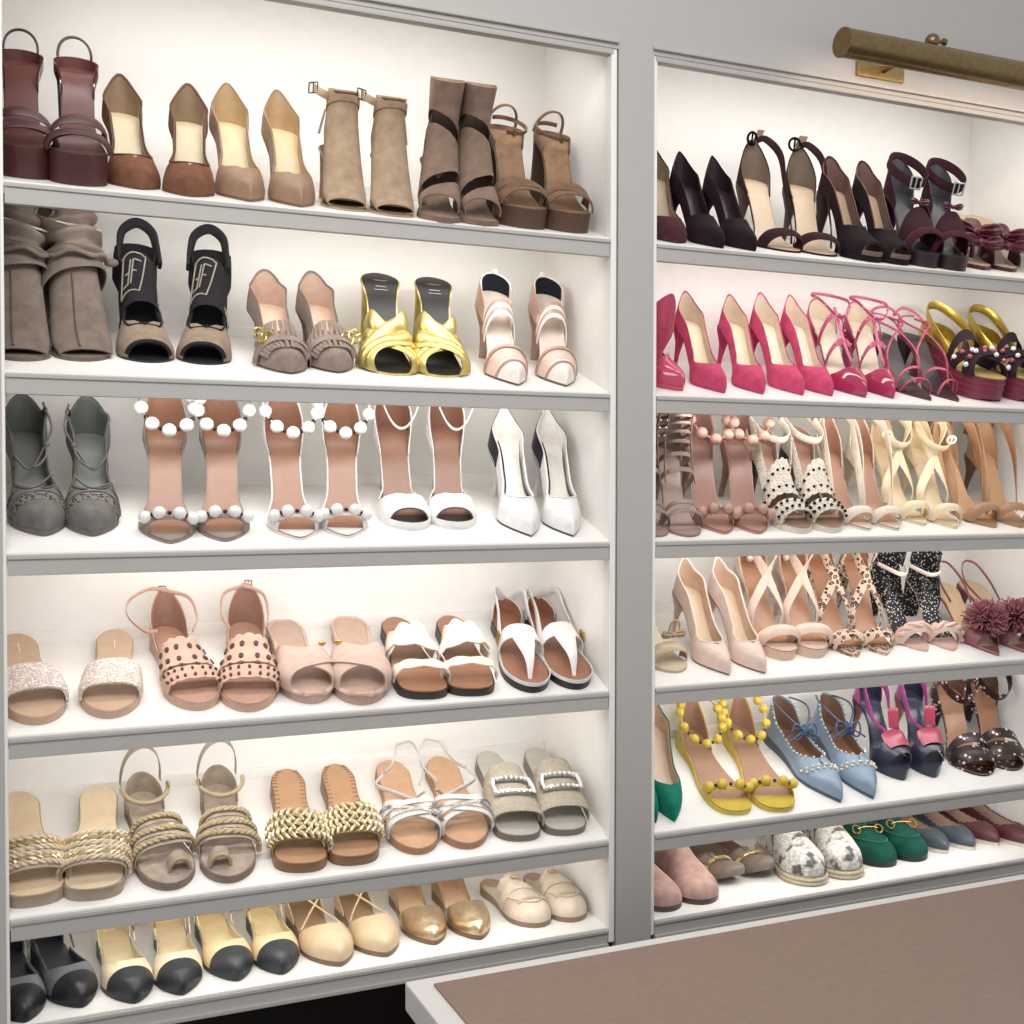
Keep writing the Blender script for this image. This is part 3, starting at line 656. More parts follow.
def L1e(s):
    m = mat('#866c5b', 'suede'); li = mat('#4f3e33', 'suede'); s.sole(m, mat('#957a66', 'suede')); s.heel('block', m)
    S = boot(s, .130, .95, .004); c = lambda p: max(0, math.cos(math.radians(p))); q = s.m
    s.add('heel_counter', patch(S, lambda p: .42, lambda p: .80, 95, 265, 12, 18, .0012), m)
    s.add('lining', patch(S, .30, .97, 70, 290, 20, 20, -.0015, .0006), li)
    s.add('toe_band', patch(S, lambda p: .04+.06*c(p), lambda p: .20+.06*q*math.sin(math.radians(p)), -112, 112, 8, 28, .0015), m)
    s.add('instep_band', patch(S, lambda p: .27+.06*q*math.sin(math.radians(p)), lambda p: .62-.10*q*math.sin(math.radians(p)), -150, 150, 14, 30, .0025), m)
    s.add('ankle_cuff', patch(S, lambda p: .75-.10*q*math.sin(math.radians(p)), lambda p: 1-.02*c(p), -180, 180, 14, 40, .0025), m)
def L1f(s):
    m = mat('#7c5d46', 'suede'); s.sole(mat('#5d4130', 'wood'), mat('#8e6c50', 'suede')); s.heel('block', mat('#4a352a', 'wood'))
    s.counter('heel_counter', m, m, .008, .3, .008)
    s.band('strap', m, .66, .74, .10, bow=.05, lift=.003, puff=.003, hs=.8); s.band('strap', m, .84, .70, .07, bow=.03, lift=.004, hs=.8)
    s.band('toe_strap', m, .86, .86, .05, bow=.03, lift=.0035, hs=.85)
    s.arch('slingback_strap', m, .004, .036, .022, .006, lean=-.02, th=.003); s.ankle('ankle_strap', m, .018, .028, .034, .006, tilt=.018, a0=-110, a1=120, th=.003)
    s.buckle('buckle', BRASS, s.ank[4], (0, 1, 0), (0, 0, 1), .010, .010)
def L2a(s):
    m = mat('#75655a', 'suede'); s.sole(m, m); s.heel('block', m); q = s.m
    S = boot(s, .112, .96, .002, .004)
    wob = lambda u, p: .0045*math.sin(u*46+1.2*math.sin(math.radians(p*2)))*max(0, min(1, (u-.45)/.12))+.003*math.sin(math.radians(3*p)+u*20)*max(0, min(1, (u-.5)/.15))
    u = s.add('upper', patch(S, lambda p: .012+.02*max(0, math.cos(math.radians(p)))**2, lambda p: 1-.05*math.cos(math.radians(p)), -180, 180, 70, 48, .002, .002, wob), m)
    s.add('ankle_wrap', patch(S, lambda p: .40+.05*q*math.sin(math.radians(p))+.02*math.cos(math.radians(p)), lambda p: .60+.05*math.sin(math.radians(2*p)+1), -165, 165, 14, 44, .009, .002, lambda u_, p: wob(u_, p)+.006*max(0, .6-u_)/.2), m)
    s.add('cuff', patch(S, lambda p: .60-.06*q*math.sin(math.radians(p)), lambda p: .84-.10*math.cos(math.radians(p-30*q)), -170, 170, 14, 44, .010, .002, lambda u_, p: wob(u_, p)+.03*max(0, u_-.62)), mat('#7e6e62', 'suede'))
    s.tube('edge_binding', mat('#b5a595', 'suede'), [S(.84-.10*math.cos(math.radians(p-30*q)), p, .012+wob(.78, p)+.03*max(0, .84-.10*math.cos(math.radians(p-30*q))-.62)) for p in range(-165, 166, 6)], .0016, parent=u)
    s.tube('front_seam', mat('#5f5148', 'suede'), [S(.05+.36*j/14, -8*q, .0028) for j in range(15)], .0016, parent=u)
    s.tube('tie', m, [S(.52+.02*math.sin(j), -60+120*j/14, .018) for j in range(15)], .0035)
    s.add('tie_knot', bm_ball(.008, 2, S(.52, 70*q, .022), (1.3, 1, .8)), m)
def L2b(s):
    k = mat('#211f22', 'fabric'); t = mat('#8b7663', 'suede'); s.sole(mat('#1d1b1e', 'leather'), mat('#17161a', 'fabric')); s.heel('stiletto', k)
    u = s.shell(pchip([(0, .020), (.3, .030), (.62, .034), (.74, .05), (1, .05)]), 'upper', t, k, 0, .93)
    old = s._H; s._H = pchip([(0, .105), (.25, .092), (.4, .074), (.55, .056), (.7, .042), (.88, .028), (1, .02)])
    b = s.band('sock_front', k, .45, .45, .20, bow=.03, lift=.003, t0=-.95, t1=.95, nv=10)
    s.shell(lambda q: .044, 'sock_side', k, None, .0, .48, lift=.0015)
    W = mat('#9a8f80', 'fabric'); fr = []
    c, sn = math.cos(-.30), math.sin(-.30)
    def stroke(pts, s0=.452, t0=-.26):
        out = []
        for i in range(len(pts)-1):
            for j in range(6):
                f = j/5; p = pts[i][0]+(pts[i+1][0]-pts[i][0])*f; q = pts[i][1]+(pts[i+1][1]-pts[i][1])*f
                out.append(s.U(s0-.072*(q*c+p*sn), (t0+.33*(p*c-q*sn))*s.m, 0, .0062))
        fr.append(out)
    for g in (1, -1):
        stroke([(g*.14, -g*.62), (g*.14, g*.62), (g*.72, g*.62)]); stroke([(g*.14, g*.05), (g*.55, g*.05)])
    stroke([(-1, -1), (1, -1), (1, 1), (-1, 1), (-1, -1)])
    stroke([(-.6+.2*i, -.2+.16*(i % 2)) for i in range(6)], .54, .72)
    s._H = old
    bm = bmesh.new()
    for p in fr: bm_tube(p, .0011, 6, bm=bm)
    s.add('monogram', bm, W, b, 'pale woven double letter emblem in a square')
    z = s.zf(0); L = s.L
    strap(s, 'slingback_strap', k, [Vector((-.029, L*.72, z+.022)), Vector((-.026, L*.88, z+.044)), Vector((-.020, L*.97, z+.064)), Vector((0, L*1.0, z+.075)), Vector((.020, L*.97, z+.064)), Vector((.026, L*.88, z+.044)), Vector((.029, L*.72, z+.022))], .015, .005, 40)
    s.topline(lambda q: .036 if q < .70 else .05, 'binding', k, .0018, .45, .72)
    s.add('toe_opening', bm_strip([s.U(.925, a/10, 0, .0012) for a in range(-9, 10)], [(s.U(.96, a/10)-s.U(.90, a/10)) for a in range(-9, 10)], [Vector((math.sin(a/10*1.57), -.3, math.cos(a/10*1.57))) for a in range(-9, 10)], .006, .002), k)
def gg(s, c, r, parent):
    c = Vector(c); bm = bmesh.new()
    X = Vector((1, -.15, -.35)).normalized(); Y = Vector((.2, .5, .85)).normalized()
    for sg in (-1, 1):
        o = c+X*sg*r*.62; pts = [o+X*sg*r*math.cos(math.radians(a))+Y*r*sg*math.sin(math.radians(a)) for a in range(-25-0, 286, 15)]
        pts = [o-X*sg*r*math.cos(math.radians(a))*-1+Y*sg*r*math.sin(math.radians(a)) for a in range(30, 345, 15)]
        bm_tube(pts, r*.17, 6, bm=bm)
        bm_tube([pts[-1], o+X*sg*r*.95, o+X*sg*r*.2], r*.17, 6, bm=bm)
    s.add('emblem', bm, GOLD, parent, 'gold interlocking double letter emblem')
def L2c(s):
    m = mat('#8d7a6e', 'suede'); d = mat('#7a685d', 'suede')
    s.sole(mat('#54463f', 'leather'), mat('#d9b9a2', 'insole')); s.heel('slim', m)
    s._H = pchip([(0, .074), (.25, .070), (.45, .062), (.6, .050), (.75, .038), (.88, .030), (1, .020)])
    s.T = pumpT(s, .66, .055, .032); u = s.shell(s.T, 'upper', m, mat('#c9a58d', 'leather')); s.topline(s.T, 'binding', d, .001, 0, .65, u)
    for k in range(13):
        a = -.72+1.44*k/12
        for s0, n_, st in ((.59, 5, .035), (.775, 5, .026)):
            s.add('fringe', bm_strip([s.U(s0+st*j+.02*(1-a*a)-.02, a, 0, .004+.0012*math.sin(j*1.3+k)) for j in range(n_)], [Vector((math.cos(a*1.4), 0, -math.sin(a*1.4)))]*n_, [Vector((math.sin(a*1.4), -.3, math.cos(a*1.4)))]*n_, .0062, .0016), m)
    b = s.band('strap', m, .75, .75, .075, bow=.015, lift=.0065, puff=.001)
    gg(s, s.U(.745, -.38, 0, .012), .0105, b)
def L2d(s):
    g = mat('#dcc36a', 'goldleather'); k = mat('#1c191b', 'leather'); s.sole(g, k); s.heel('block', g)
    for a, b, l in ((.54, .86, .003), (.86, .54, .0065)):
        for q in (-.075, 0, .075):
            s.band('band', g, a+q, b+q, .078, bow=.035, lift=l, puff=.0035, nv=6, hs=.9)
    bm = bmesh.new()
    for y, w in ((.77, .016), (.745, .020)): bm_box((s.cx(.2), s.L*y, s.zf(1-y)+.0012), (w, .0022, .0006), bm)
    s.add('insole_print', bm, mat('#cfcac2', 'matte'), s.insole)
def L2e(s):
    p = mat('#e3c3b2', 'leather'); w = mat('#efe2d8', 'leather'); t = mat('#b98f78', 'satin'); k = mat('#1c1e2a', 'fabric')
    s._H = pchip([(0, .085), (.25, .080), (.45, .068), (.6, .050), (.75, .036), (.88, .027), (1, .018)])
    s.sole(mat('#6d5040', 'leather'), mat('#e6cdbd', 'insole')); s.heel('slim', t)
    s.shell(lambda q: .05, 'toe_cap', w, None, .80, 1)
    v = s.band('vamp', p, .745, .745, .14, bow=.0, lift=.001); s.band('trim', t, .69, .69, .022, lift=.0022); s.band('trim', t, .83, .83, .02, bow=.03, lift=.0025)
    s.shell(pchip([(0, .050), (.15, .042), (.32, .012), (.7, .006)]), 'side_panel', w, w, 0, .72, lift=.0004)
    T = pchip([(0, .050), (.1, .045), (.15, .040), (.155, .038)])
    s.shell(T, 'heel_pad', k, None, 0, .15, lift=-.0026, low=.86)
    s.shell(pchip([(.04, .046), (.15, .041), (.30, .022)]), 'heel_panel', t, None, .05, .30, lift=.0016)
    for q, m_ in ((-.034, t), (-.012, w), (.012, t), (.034, w)): s.band('striped_strap', m_, .40+q, .40+q, .022, lift=.003, hs=.62)
    s.add('heel_tab', bm_box((0, s.L-.002, s.zf(0)+.052), (.008, .003, .008), bev=.001), w)
def L3a(s):
    m = mat('#6f6b66', 'suede'); li = mat('#555954', 'leather'); me_ = mat('#77726c', 'mesh', '#2e2d2c', 260)
    s._H = pchip([(0, .080), (.25, .075), (.45, .066), (.6, .050), (.75, .037), (.88, .029), (1, .020)])
    s.sole(m, mat('#6d726c', 'insole')); s.heel('slim', m)
    s.T = pumpT(s, .72, .056, .034); u = s.shell(s.T, 'upper', m, li); s.topline(s.T, 'binding', mat('#5f5b56', 'suede'), .0018, 0, .71, u)
    s.band('mesh_vamp', me_, .78, .78, .08, bow=.01, lift=.0012); s.band('seam', m, .735, .735, .014, lift=.0026)
    for sg in (-1, 1): s.add('mesh_side', thicken(bm_grid([[s.U(q, sg*(.97+(s.aT(q, s.T(q))-.97)*j/6*.85), 0, .0022) for j in range(7)] for q in s.stations(.42, .68, 12)]), .0008), me_)
    lace = mat('#625e59', 'leather'); K = Vector((.020, s.L*.62, s.zf(.38)+.036))
    for P in ([s.U(.46, -.62, 0, .003), Vector((-.004, s.L*.50, s.zf(.5)+.030)), K], [K, Vector((.030, s.L*.74, s.zf(.2)+.030)), Vector((.022, s.L*.90, s.zf(0)+.050))],
              [s.U(.60, -.60, 0, .003), Vector((0, s.L*.40, s.zf(.6)+.026)), s.U(.56, .60, 0, .003)], [K, K+Vector((-.004, -.022, -.012)), K+Vector((-.018, -.038, -.020)), K+Vector((-.026, -.030, -.022))]):
        s.tube('tie', lace, catmull(P, 16), .0018)
    s.add('tie_knot', bm_ball(.005, 2, K), lace); s.add('tie_end', bm_ball(.0042, 2, Vector((.024, s.L*.86, s.zf(0)+.038)), (1, 1, 1.8)), mat('#47443f', 'metal'))
def beaded(s, m, ins, bead, flat=False, trim=None):
    s.sole(m, ins, welt=1.04)
    if not flat: s.heel('stiletto', m)
    else: s.heel('flat', m)
    s.counter('heel_counter', m, ins, .078 if not flat else .068, .30, .004, pw=1.9)
    for sg in (-1, 1): s.add('toe_side', thicken(bm_grid([[s.U(t, sg*(1+(s.aT(t, .012)-1)*j/5), 0, .001) for j in range(6)] for t in s.stations(.74, .87, 10)]), .0014), m)
    sheet(s, 'toe_cover', m, .86, 1); 
    hs = .72 if not flat else .9
    b = s.band('toe_strap', m, .80, .80, .03, bow=.05, lift=.0015, hs=hs)
    old = s._H; s._H = lambda t: old(t)*hs
    pts = [s.U(.79+.05*(1-t*t), t, 0, .007) for t in (-.56, -.19, .19, .56)]; s._H = old
    s.beads(pts, .0088, bead)
    an = []; dz = .082 if not flat else .068; zc = s.zf(0)+dz; rx, ry = .039, .044; cy = s.L-ry-.001
    for i in range(32):
        a = 2*PI*i/32; an.append(Vector((rx*math.cos(a), cy+ry*math.sin(a), zc-(.060 if not flat else .046)*max(0, .5-.5*math.sin(a))**1.2)))
    s.tube('ankle_cord', m, an, .0015, True)
    s.beads([an[i] for i in (30, 27, 24, 21, 18, 0, 2, 15, 13)], .0095 if not flat else .0085, bead)
    dk = mat('#3b3836', 'metal') if trim is None else trim
    gap = [(pts[i]+pts[i+1])/2 for i in range(3)]+[(an[i]+an[i+1])/2 for i in (28, 25, 22, 19)]
    s.beads(gap, .0034, dk, 'spacer_bead', sub=1)
def L3b(s): beaded(s, mat('#8f847c', 'suede'), mat('#98694f', 'insole'), mat('#e2dfdb', 'pearl'))
def L3c(s): beaded(s, mat('#dfdad5', 'leather'), mat('#98694f', 'insole'), mat('#e4e1dd', 'pearl'))
def L3d(s):
    m = mat('#e6e4e2', 'leather'); ins = mat('#8d5f48', 'insole'); s.sole(m, ins); s.heel('stiletto', mat('#d9cc9c', 'metal'))
    s.counter('heel_counter', m, ins, .066, .34, .005, pw=1.5)
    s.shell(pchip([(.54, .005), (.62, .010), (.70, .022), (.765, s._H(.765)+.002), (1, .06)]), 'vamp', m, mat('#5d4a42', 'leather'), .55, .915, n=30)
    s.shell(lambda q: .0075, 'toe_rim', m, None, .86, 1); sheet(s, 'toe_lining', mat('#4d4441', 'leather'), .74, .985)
    s.ankle('ankle_strap', m, .070, .033, .044, .004, tilt=.0, dip=.05); s.buckle('buckle', GOLD, s.ank[2], (0, 1, 0), (0, 0, 1), .008, .009)
def L3e(s):
    m = mat('#e4e2e0', 'leather'); k = mat('#22232a', 'leather'); li = mat('#e9e3db', 'leather')
    u = pump(s, m, li, mat('#efe8de', 'insole'), .71, .058, .030, edge=mat('#e4ddd6', 'leather'), sole=mat('#4b403a', 'leather'))
    T = lambda q: s.T(q)+.0006
    for sg in (-1, 1):
        s.add('heel_panel', thicken(bm_grid([[s.U(q, sg*(1+(s.aT(q, T(q))-1)*j/8), 0, .0028) for j in range(1, 9)] for q in s.stations(.02, .34, 16)]), .0012), k)
        s.add('side_stripe', thicken(bm_grid([[s.U(q, sg*(s.aT(q, T(q))+.16*j/4), .0052, 0) for j in range(5)] for q in s.stations(.24, .66, 14)]), .0006), k)
def slide_base(s, edge, ins):
    s.sole(edge, ins, welt=1.0)
def L4a(s):
    s.ez = .55
    slide_base(s, mat('#c19d80', 'leather'), mat('#cfab8a', 'insole'))
    s.band('glitter_strap', mat('#dcc6b8', 'glitter'), .745, .76, .24, .22, lift=.004, th=.003, hs=1.1, nv=10)
    s.add('insole_stitch', bm_box((s.cx(.2), s.L*.80, s.zf(.2)+.0012), (.0016, .026, .0006)), mat('#efe6dc', 'matte'), s.insole)
def L4b(s):
    s.ez = .55
    m = mat('#cfa38d', 'leather'); s.sole(mat('#c59c86', 'leather'), mat('#c2937c', 'insole'))
    s.counter('heel_counter', m, mat('#a87c69', 'leather'), .064, .36, .004, pw=1.7)
    hole = mat('#4a302a', 'leather')
    for (a, w, hs, nh, rr) in ((.58, .20, .85, 6, (-.20, .30)), (.80, .12, .95, 9, (-.28, .28))):
        b = s.band('scalloped_band', m, a, a, w, lift=.003, th=.002, hs=hs, wav=(.16, 7), nt=70, nv=8)
        old = s._H; s._H = lambda t: old(t)*hs
        for r_ in rr:
            bm = bmesh.new()
            for k in range(nh):
                t = -.72+1.44*k/(nh-1); c = s.U(a+r_*w, t, 0, .0046); du = (s.U(a+r_*w, t+.05, 0, .0046)-s.U(a+r_*w, t-.05, 0, .0046)).normalized(); dv = (s.U(a+r_*w+.02, t, 0, .0046)-c).normalized()
                n_ = du.cross(dv).normalized()
                if n_.z < 0: n_ = -n_
                z_ = .0042 if nh == 6 else .0026
                ring = [c+du*z_*.8*math.cos(2*PI*j/10)+dv*z_*1.35*math.sin(2*PI*j/10)*(1.0 if j < 6 else .7) for j in range(10)]
                bm_loft([[p-n_*.0012 for p in ring], [p+n_*.0009 for p in ring]], bm=bm)
            s.add('cut_out_row', bm, hole, b)
        s._H = old
    H0 = Vector((0, s.L-.002, s.zf(0)+.060))
    if s.m == 1: strap(s, 'loose_strap', m, [H0, H0+Vector((-.030, -.01, .010)), H0+Vector((-.062, -.03, .002)), H0+Vector((-.066, -.05, -.014)), H0+Vector((-.045, -.07, -.030)), s.U(.34, -.80, 0, .002)], .006)
    else: strap(s, 'ankle_strap', m, [H0, H0+Vector((.028, -.02, -.004)), H0+Vector((.032, -.05, -.022)), s.U(.36, .80, 0, .002)], .006)
    strap(s, 'ankle_strap', m, [H0, H0+Vector((.028*s.m, -.02, -.004)), H0+Vector((.034*s.m, -.05, -.022)), s.U(.36, .80*s.m, 0, .002)], .006)
    s.buckle('buckle', SILVER, H0+Vector((-.008, .003, .002)), (1, 0, 0), (0, 0, 1), .010, .010)
def L4c(s):
    s.ez = .55
    m = mat('#c8a797', 'leather'); slide_base(s, mat('#bd9785', 'leather'), mat('#c4a08b', 'insole'))
    pts = []
    st = s.stations(0.02, .985, 60)
    for t in st: pts.append(Vector((s.cx(t)+s.hw(t)*1.0, s.L*(1-t), s.zf(t))))
    q = [Vector((s.cx(t)-s.hw(t)*1.0, s.L*(1-t), s.zf(t))) for t in st[::-1]]
    s.add('braided_edge', bm_tube(pts+q, lambda u: .0030+.0010*math.sin(u*2*PI*62), 6, True), mat('#d5b3a2', 'leather'))
    s.band('crossed_band', m, .60, .84, .20, .17, bow=.03, lift=.003, th=.0024, hs=1.05, nv=8); s.band('crossed_band', m, .86, .61, .17, .20, bow=.03, lift=.006, th=.0024, hs=1.05, nv=8)
    s.add('emblem', bm_ball(.004, 2, s.U(.62, .45, 0, .010), (1.4, .6, 1)), GOLD)
def L4d(s):
    s.ez = .55
    m = mat('#e8dcc8', 'leather'); slide_base(s, mat('#2d2522', 'leather'), mat('#a8704f', 'insole'))
    s.band('scalloped_strap', m, .56, .50, .12, lift=.004, th=.002, hs=.85, wav=(.5, 4), nt=70); s.band('scalloped_strap', m, .52, .66, .10, lift=.007, th=.002, hs=.85, wav=(.5, 4), nt=70)
    s.band('toe_strap', m, .85, .85, .06, lift=.004, th=.002, hs=1.0, wav=(.5, 4), nt=70)
def L4e(s):
    s.ez = .55
    m = mat('#e4e1de', 'leather'); s.sole(mat('#26211f', 'leather'), mat('#a0674a', 'insole'))
    s.shell(lambda q: .005, 'welt', m, None, .55, 1, lift=.001)
    s.band('instep_strap', m, .58, .58, .11, lift=.004, th=.002, hs=1.1)
    P = [s.U(.60, 0, 0, .006), s.U(.72, 0, 0, .006), s.U(.84, 0, 0, .002), Vector((s.cx(.91), s.L*.085, s.zf(.9)+.001))]
    s.add('thong', bm_strip(catmull(P, 14), Vector((1, 0, 0)), Vector((0, .3, 1)), lambda f: .036*(1-f)**1.3+.006, .003), m)
    s.counter('heel_counter', m, mat('#a0674a', 'leather'), .026, .16, .012, pw=.7)
    for sg in (-1, 1): strap(s, 'slingback_strap', m, [Vector((sg*.006, s.L-.002, s.zf(0)+.024)), s.U(.10, sg*.78, 0, .003), s.U(.30, sg*.80, 0, .003), s.U(.56, sg*.86, 0, .004)], .011)
    s.buckle('buckle', GOLD, s.U(.57, -.74, 0, .010), (0, 1, 0), (.2, 0, 1), .013, .014, .0018)
def rope(s, name, m, a, b, bow=0, lift=.004, r=.0034, hs=1.1, tw=16, t0=-1, t1=1, parent=None):
    pts = s.line(a, b, bow, lift, 40, t0, t1, hs); bm = bmesh.new()
    for ph in (0, PI):
        out = []
        for i, p in enumerate(pts):
            th = ph+i/40*tw*PI; out.append(p+Vector((0, math.cos(th)*r*.8, math.sin(th)*r*.5)))
        bm_tube(out, r*.75, 6, bm=bm)
    return s.add(name, bm, m, parent)
def L5a(s):
    s.ez = .55
    m = mat('#cbb598', 'leather'); b = mat('#a48d70', 'leather'); g = mat('#d0bb8a', 'goldleather')
    slide_base(s, mat('#a8937a', 'leather'), mat('#dcc09a', 'insole'))
    s.band('strap', m, .78, .78, .24, lift=.003, th=.002, hs=1.15, nv=8)
    for a0, b0, c in ((.67, .68, m), (.725, .71, g), (.77, .75, m), (.79, .82, m), (.845, .835, g), (.875, .875, m)): rope(s, 'braid', c, a0, b0, lift=.006, r=.0036, hs=1.1)
    s.band('toe_edge', b, .90, .90, .02, lift=.004, hs=1.1)
def L5b(s):
    s.ez = .55
    m = mat('#a3917f', 'suede'); br = mat('#b09a72', 'leather'); s.sole(mat('#8b7868', 'suede'), mat('#a89585', 'suede'))
    for a, b, w in ((.57, .55, .045), (.67, .64, .05), (.77, .71, .055)):
        s.band('strap', m, a, b, w, lift=.003, hs=1.0); rope(s, 'braid', br, a-.015, b-.015, lift=.006, hs=1.0)
    rope(s, 'braid', br, .77, .69, lift=.006, hs=1.0)
    ring = [Vector((s.cx(.82)+.014+.014*math.cos(a*PI/12), s.L*.15, s.zf(.85)+.002+.018*math.sin(a*PI/12))) for a in range(13)]
    s.add('toe_loop', bm_strip(ring, Vector((0, 1, .2)), [Vector((math.cos(a*PI/12), 0, math.sin(a*PI/12))) for a in range(13)], .018, .002), m)
    s.tube('toe_braid', br, [p+Vector((0, -.010, .001)) for p in ring], .003)
    s.counter('heel_counter', m, m, .034, .24, .006, pw=.9)
    s.arch('slingback_strap', m, .020, .085, .029, .012, lean=-.006)
    s.ankle('ankle_strap', m, .040, .033, .036, .008, tilt=.012, a0=-180, a1=0); s.tube('ankle_braid', br, [p+Vector((0, -.003, .001)) for p in s.ank], .0034)
    s.buckle('buckle', BRASS, s.ank[36], (0, 1, 0), (0, 0, 1), .012, .012)
def L5c(s):
    s.ez = .55
    g = mat('#dac79a', 'goldleather'); g2 = mat('#b89d66', 'goldleather'); br = mat('#8a5f3c', 'leather'); slide_base(s, br, mat('#bb8c62', 'insole'))
    st = s.stations(.03, .66, 22)
    for sg in (-1, 1):
        bm = bmesh.new()
        for t in st: bm_box((s.cx(t)+sg*s.hw(t)*.80, s.L*(1-t), s.zf(t)+.0010), (.007, .0022, .0007), bm)
        s.add('whipstitch', bm, mat('#9a6b43', 'leather'), s.insole)
    b = s.band('woven_band', g2, .77, .77, .24, lift=.0025, th=.002, hs=1.0, nv=8)
    for k in range(6):
        a = .67+.039*k; bm = bmesh.new()
        for j in range(13):
            t = -.92+1.84*j/12
            p = [s.U(a+(u-.5)*.055, t+(u-.5)*.13*(1 if k % 2 else -1), 0, .0038+.0028*math.sin(PI*u)) for u in (0, .25, .5, .75, 1)]
            bm_tube(p, lambda u: .0032*(.5+.5*math.sin(PI*min(.9, max(.1, u)))), 6, bm=bm)
        s.add('weave_row', bm, g if k % 2 else mat('#e6d7b0', 'goldleather'), b)
def L5d(s):
    s.ez = .55
    sv = mat('#c9c4c0', 'metal'); sl = mat('#cfcac6', 'leather'); s.sole(mat('#a9764f', 'leather'), mat('#d0a078', 'insole'))
    for a, b, l in ((.62, .76, .003), (.76, .62, .006), (.70, .88, .003), (.87, .72, .006)): s.band('strap', sl, a, b, .040, bow=.02, lift=l, hs=1.1)
    for a, b in ((.68, .84), (.84, .70)): s.band('metallic_strap', sv, a, b, .022, bow=.02, lift=.008, hs=1.1)
    E = s.U(.50, .7, 0, .002)
    strap(s, 'heel_strap', sl, [s.U(.36, -.80, 0, .0), Vector((-.012, s.L*.74, s.zf(.2)+.030)), Vector((.0, s.L*.92, s.zf(0)+.040))], .007)
    strap(s, 'slingback_strap', sl, [Vector((0, s.L*.92, s.zf(0)+.040)), Vector((.026, s.L*.94, s.zf(0)+.040)), Vector((.038, s.L*.78, s.zf(0)+.022)), s.U(.44, .85, 0, .001)], .006)
    strap(s, 'ankle_strap', sl, [s.U(.36, -.85, 0, .002), Vector((-.040, s.L*.60, .030)), Vector((-.012, s.L*.52, .026)), Vector((.012, s.L*.50, .018)), s.U(.52, .80, 0, .003)], .007)
def L5e(s):
    s.ez = .55
    m = mat('#b3a692', 'fabric'); slide_base(s, mat('#77695a', 'leather'), mat('#c3bcb0', 'insole'))
    s.band('vamp', m, .69, .69, .42, lift=.003, th=.002, hs=1.15, nv=12)
    for a in (.52, .59, .82): s.band('pleat', m, a, a-.01, .05, lift=.005, puff=.0015, hs=1.15)
    s.band('toe_edge', m, .88, .88, .05, lift=.0055, puff=.001, hs=1.15)
    c = [s.U(.69+.12*v, t, 0, .015) for v, t in [(-.5, -.36), (-.5, -.18), (-.5, 0), (-.5, .18), (-.5, .36), (-.17, .38), (.17, .38), (.5, .36), (.5, .18), (.5, 0), (.5, -.18), (.5, -.36), (.17, -.38), (-.17, -.38)]]
    fr = s.tube('buckle', SILVER, c, .0042, True, n=6)
    cr = mat('#e9e7e4', 'crystal'); bm = bmesh.new()
    m_ = len(c)
    for i in range(m_):
        for f in (0, .5):
            p = c[i].lerp(c[(i+1) % m_], f)+Vector((0, -.001, .003)); bb = bm_ball(.0034, 1, p); me = bpy.data.meshes.new('t'); bb.to_mesh(me); bm.from_mesh(me); bpy.data.meshes.remove(me); bb.free()
    s.add('crystals', bm, cr, fr, smooth=False)
def captoe(s, body, cap, ins, lin, strap_=True):
    s.sole(cap, ins); s.heel('flat', cap)
    s._H = pchip([(0, .08), (.3, .055), (.45, .042), (.6, .033), (.75, .029), (.88, .025), (1, .018)])
    T = pchip([(0, .010), (.3, .010), (.55, .016), (.66, .022), (.745, s._H(.745)+.002), (1, .05)])
    u = s.shell(T, 'upper', body, lin, .32, 1)
    s.shell(lambda q: .06, 'toe_cap', cap, None, .83, 1, lift=.0026)
    s.counter('heel_counter', body, lin, .048, .14, .012, pw=.7)
    for sg in (-1, 1): strap(s, 'slingback_strap', body, [s.U(.05, sg*.62, 0, .002), s.U(.20, sg*.72, 0, .003), s.U(.36, sg*.86, 0, .003)], .006)
    s.buckle('buckle', GOLD, s.U(.28, .76, 0, .004), (0, 1, 0), (0, 0, 1), .008, .009)
def L6a(s): captoe(s, mat('#6f767d', 'leather'), mat('#17171a', 'leather'), mat('#33363c', 'insole'), mat('#3c4046', 'leather'))
def L6b(s): captoe(s, mat('#e6d3ae', 'leather'), mat('#2c2f33', 'leather'), mat('#e6cf9f', 'insole'), mat('#dcc498', 'leather'))
def L6c(s): captoe(s, mat('#e8cf98', 'leather'), mat('#2f3439', 'leather'), mat('#ecd29a', 'insole'), mat('#dfc38c', 'leather'))
def L6d(s):
    m = mat('#d3b68e', 'satin'); ins = mat('#a5825c', 'insole'); s.sole(mat('#7d6247', 'leather'), ins); s.heel('flat', m)
    s._H = pchip([(0, .09), (.3, .065), (.45, .052), (.6, .040), (.75, .033), (.88, .027), (1, .019)])
    s.shell(pchip([(.55, .004), (.64, .020), (.74, s._H(.74)+.002), (1, .05)]), 'vamp', m, ins, .56, 1)
    s.counter('heel_counter', m, ins, .050, .34, .006, pw=1.1)
    K = Vector((0, s.L*.62, s.zf(.4)+.040))
    for sg in (-1, 1):
        s.tube('ankle_tie', m, catmull([s.U(.62, sg*.70, 0, .001), Vector((sg*.016, s.L*.50, .036)), Vector((-sg*.020, s.L*.72, s.zf(.2)+.046)), Vector((-sg*.016, s.L*.95, s.zf(0)+.050))], 18), .0016)
def L6e(s):
    g = mat('#d6b98f', 'goldleather'); ins = mat('#cfa680', 'insole'); s.sole(mat('#7a5836', 'leather'), ins); s.heel('flat', g)
    s._H = pchip([(0, .09), (.3, .065), (.45, .052), (.6, .040), (.75, .032), (.88, .025), (1, .016)])
    s.shell(pchip([(.55, .004), (.66, .020), (.75, s._H(.75)+.002), (1, .05)]), 'vamp', g, ins, .56, 1)
    s.counter('heel_counter', g, ins, .056, .42, .006, pw=1.1)
    s.ankle('ankle_strap', g, .052, .030, .045, .006, tilt=.0, dip=.012)
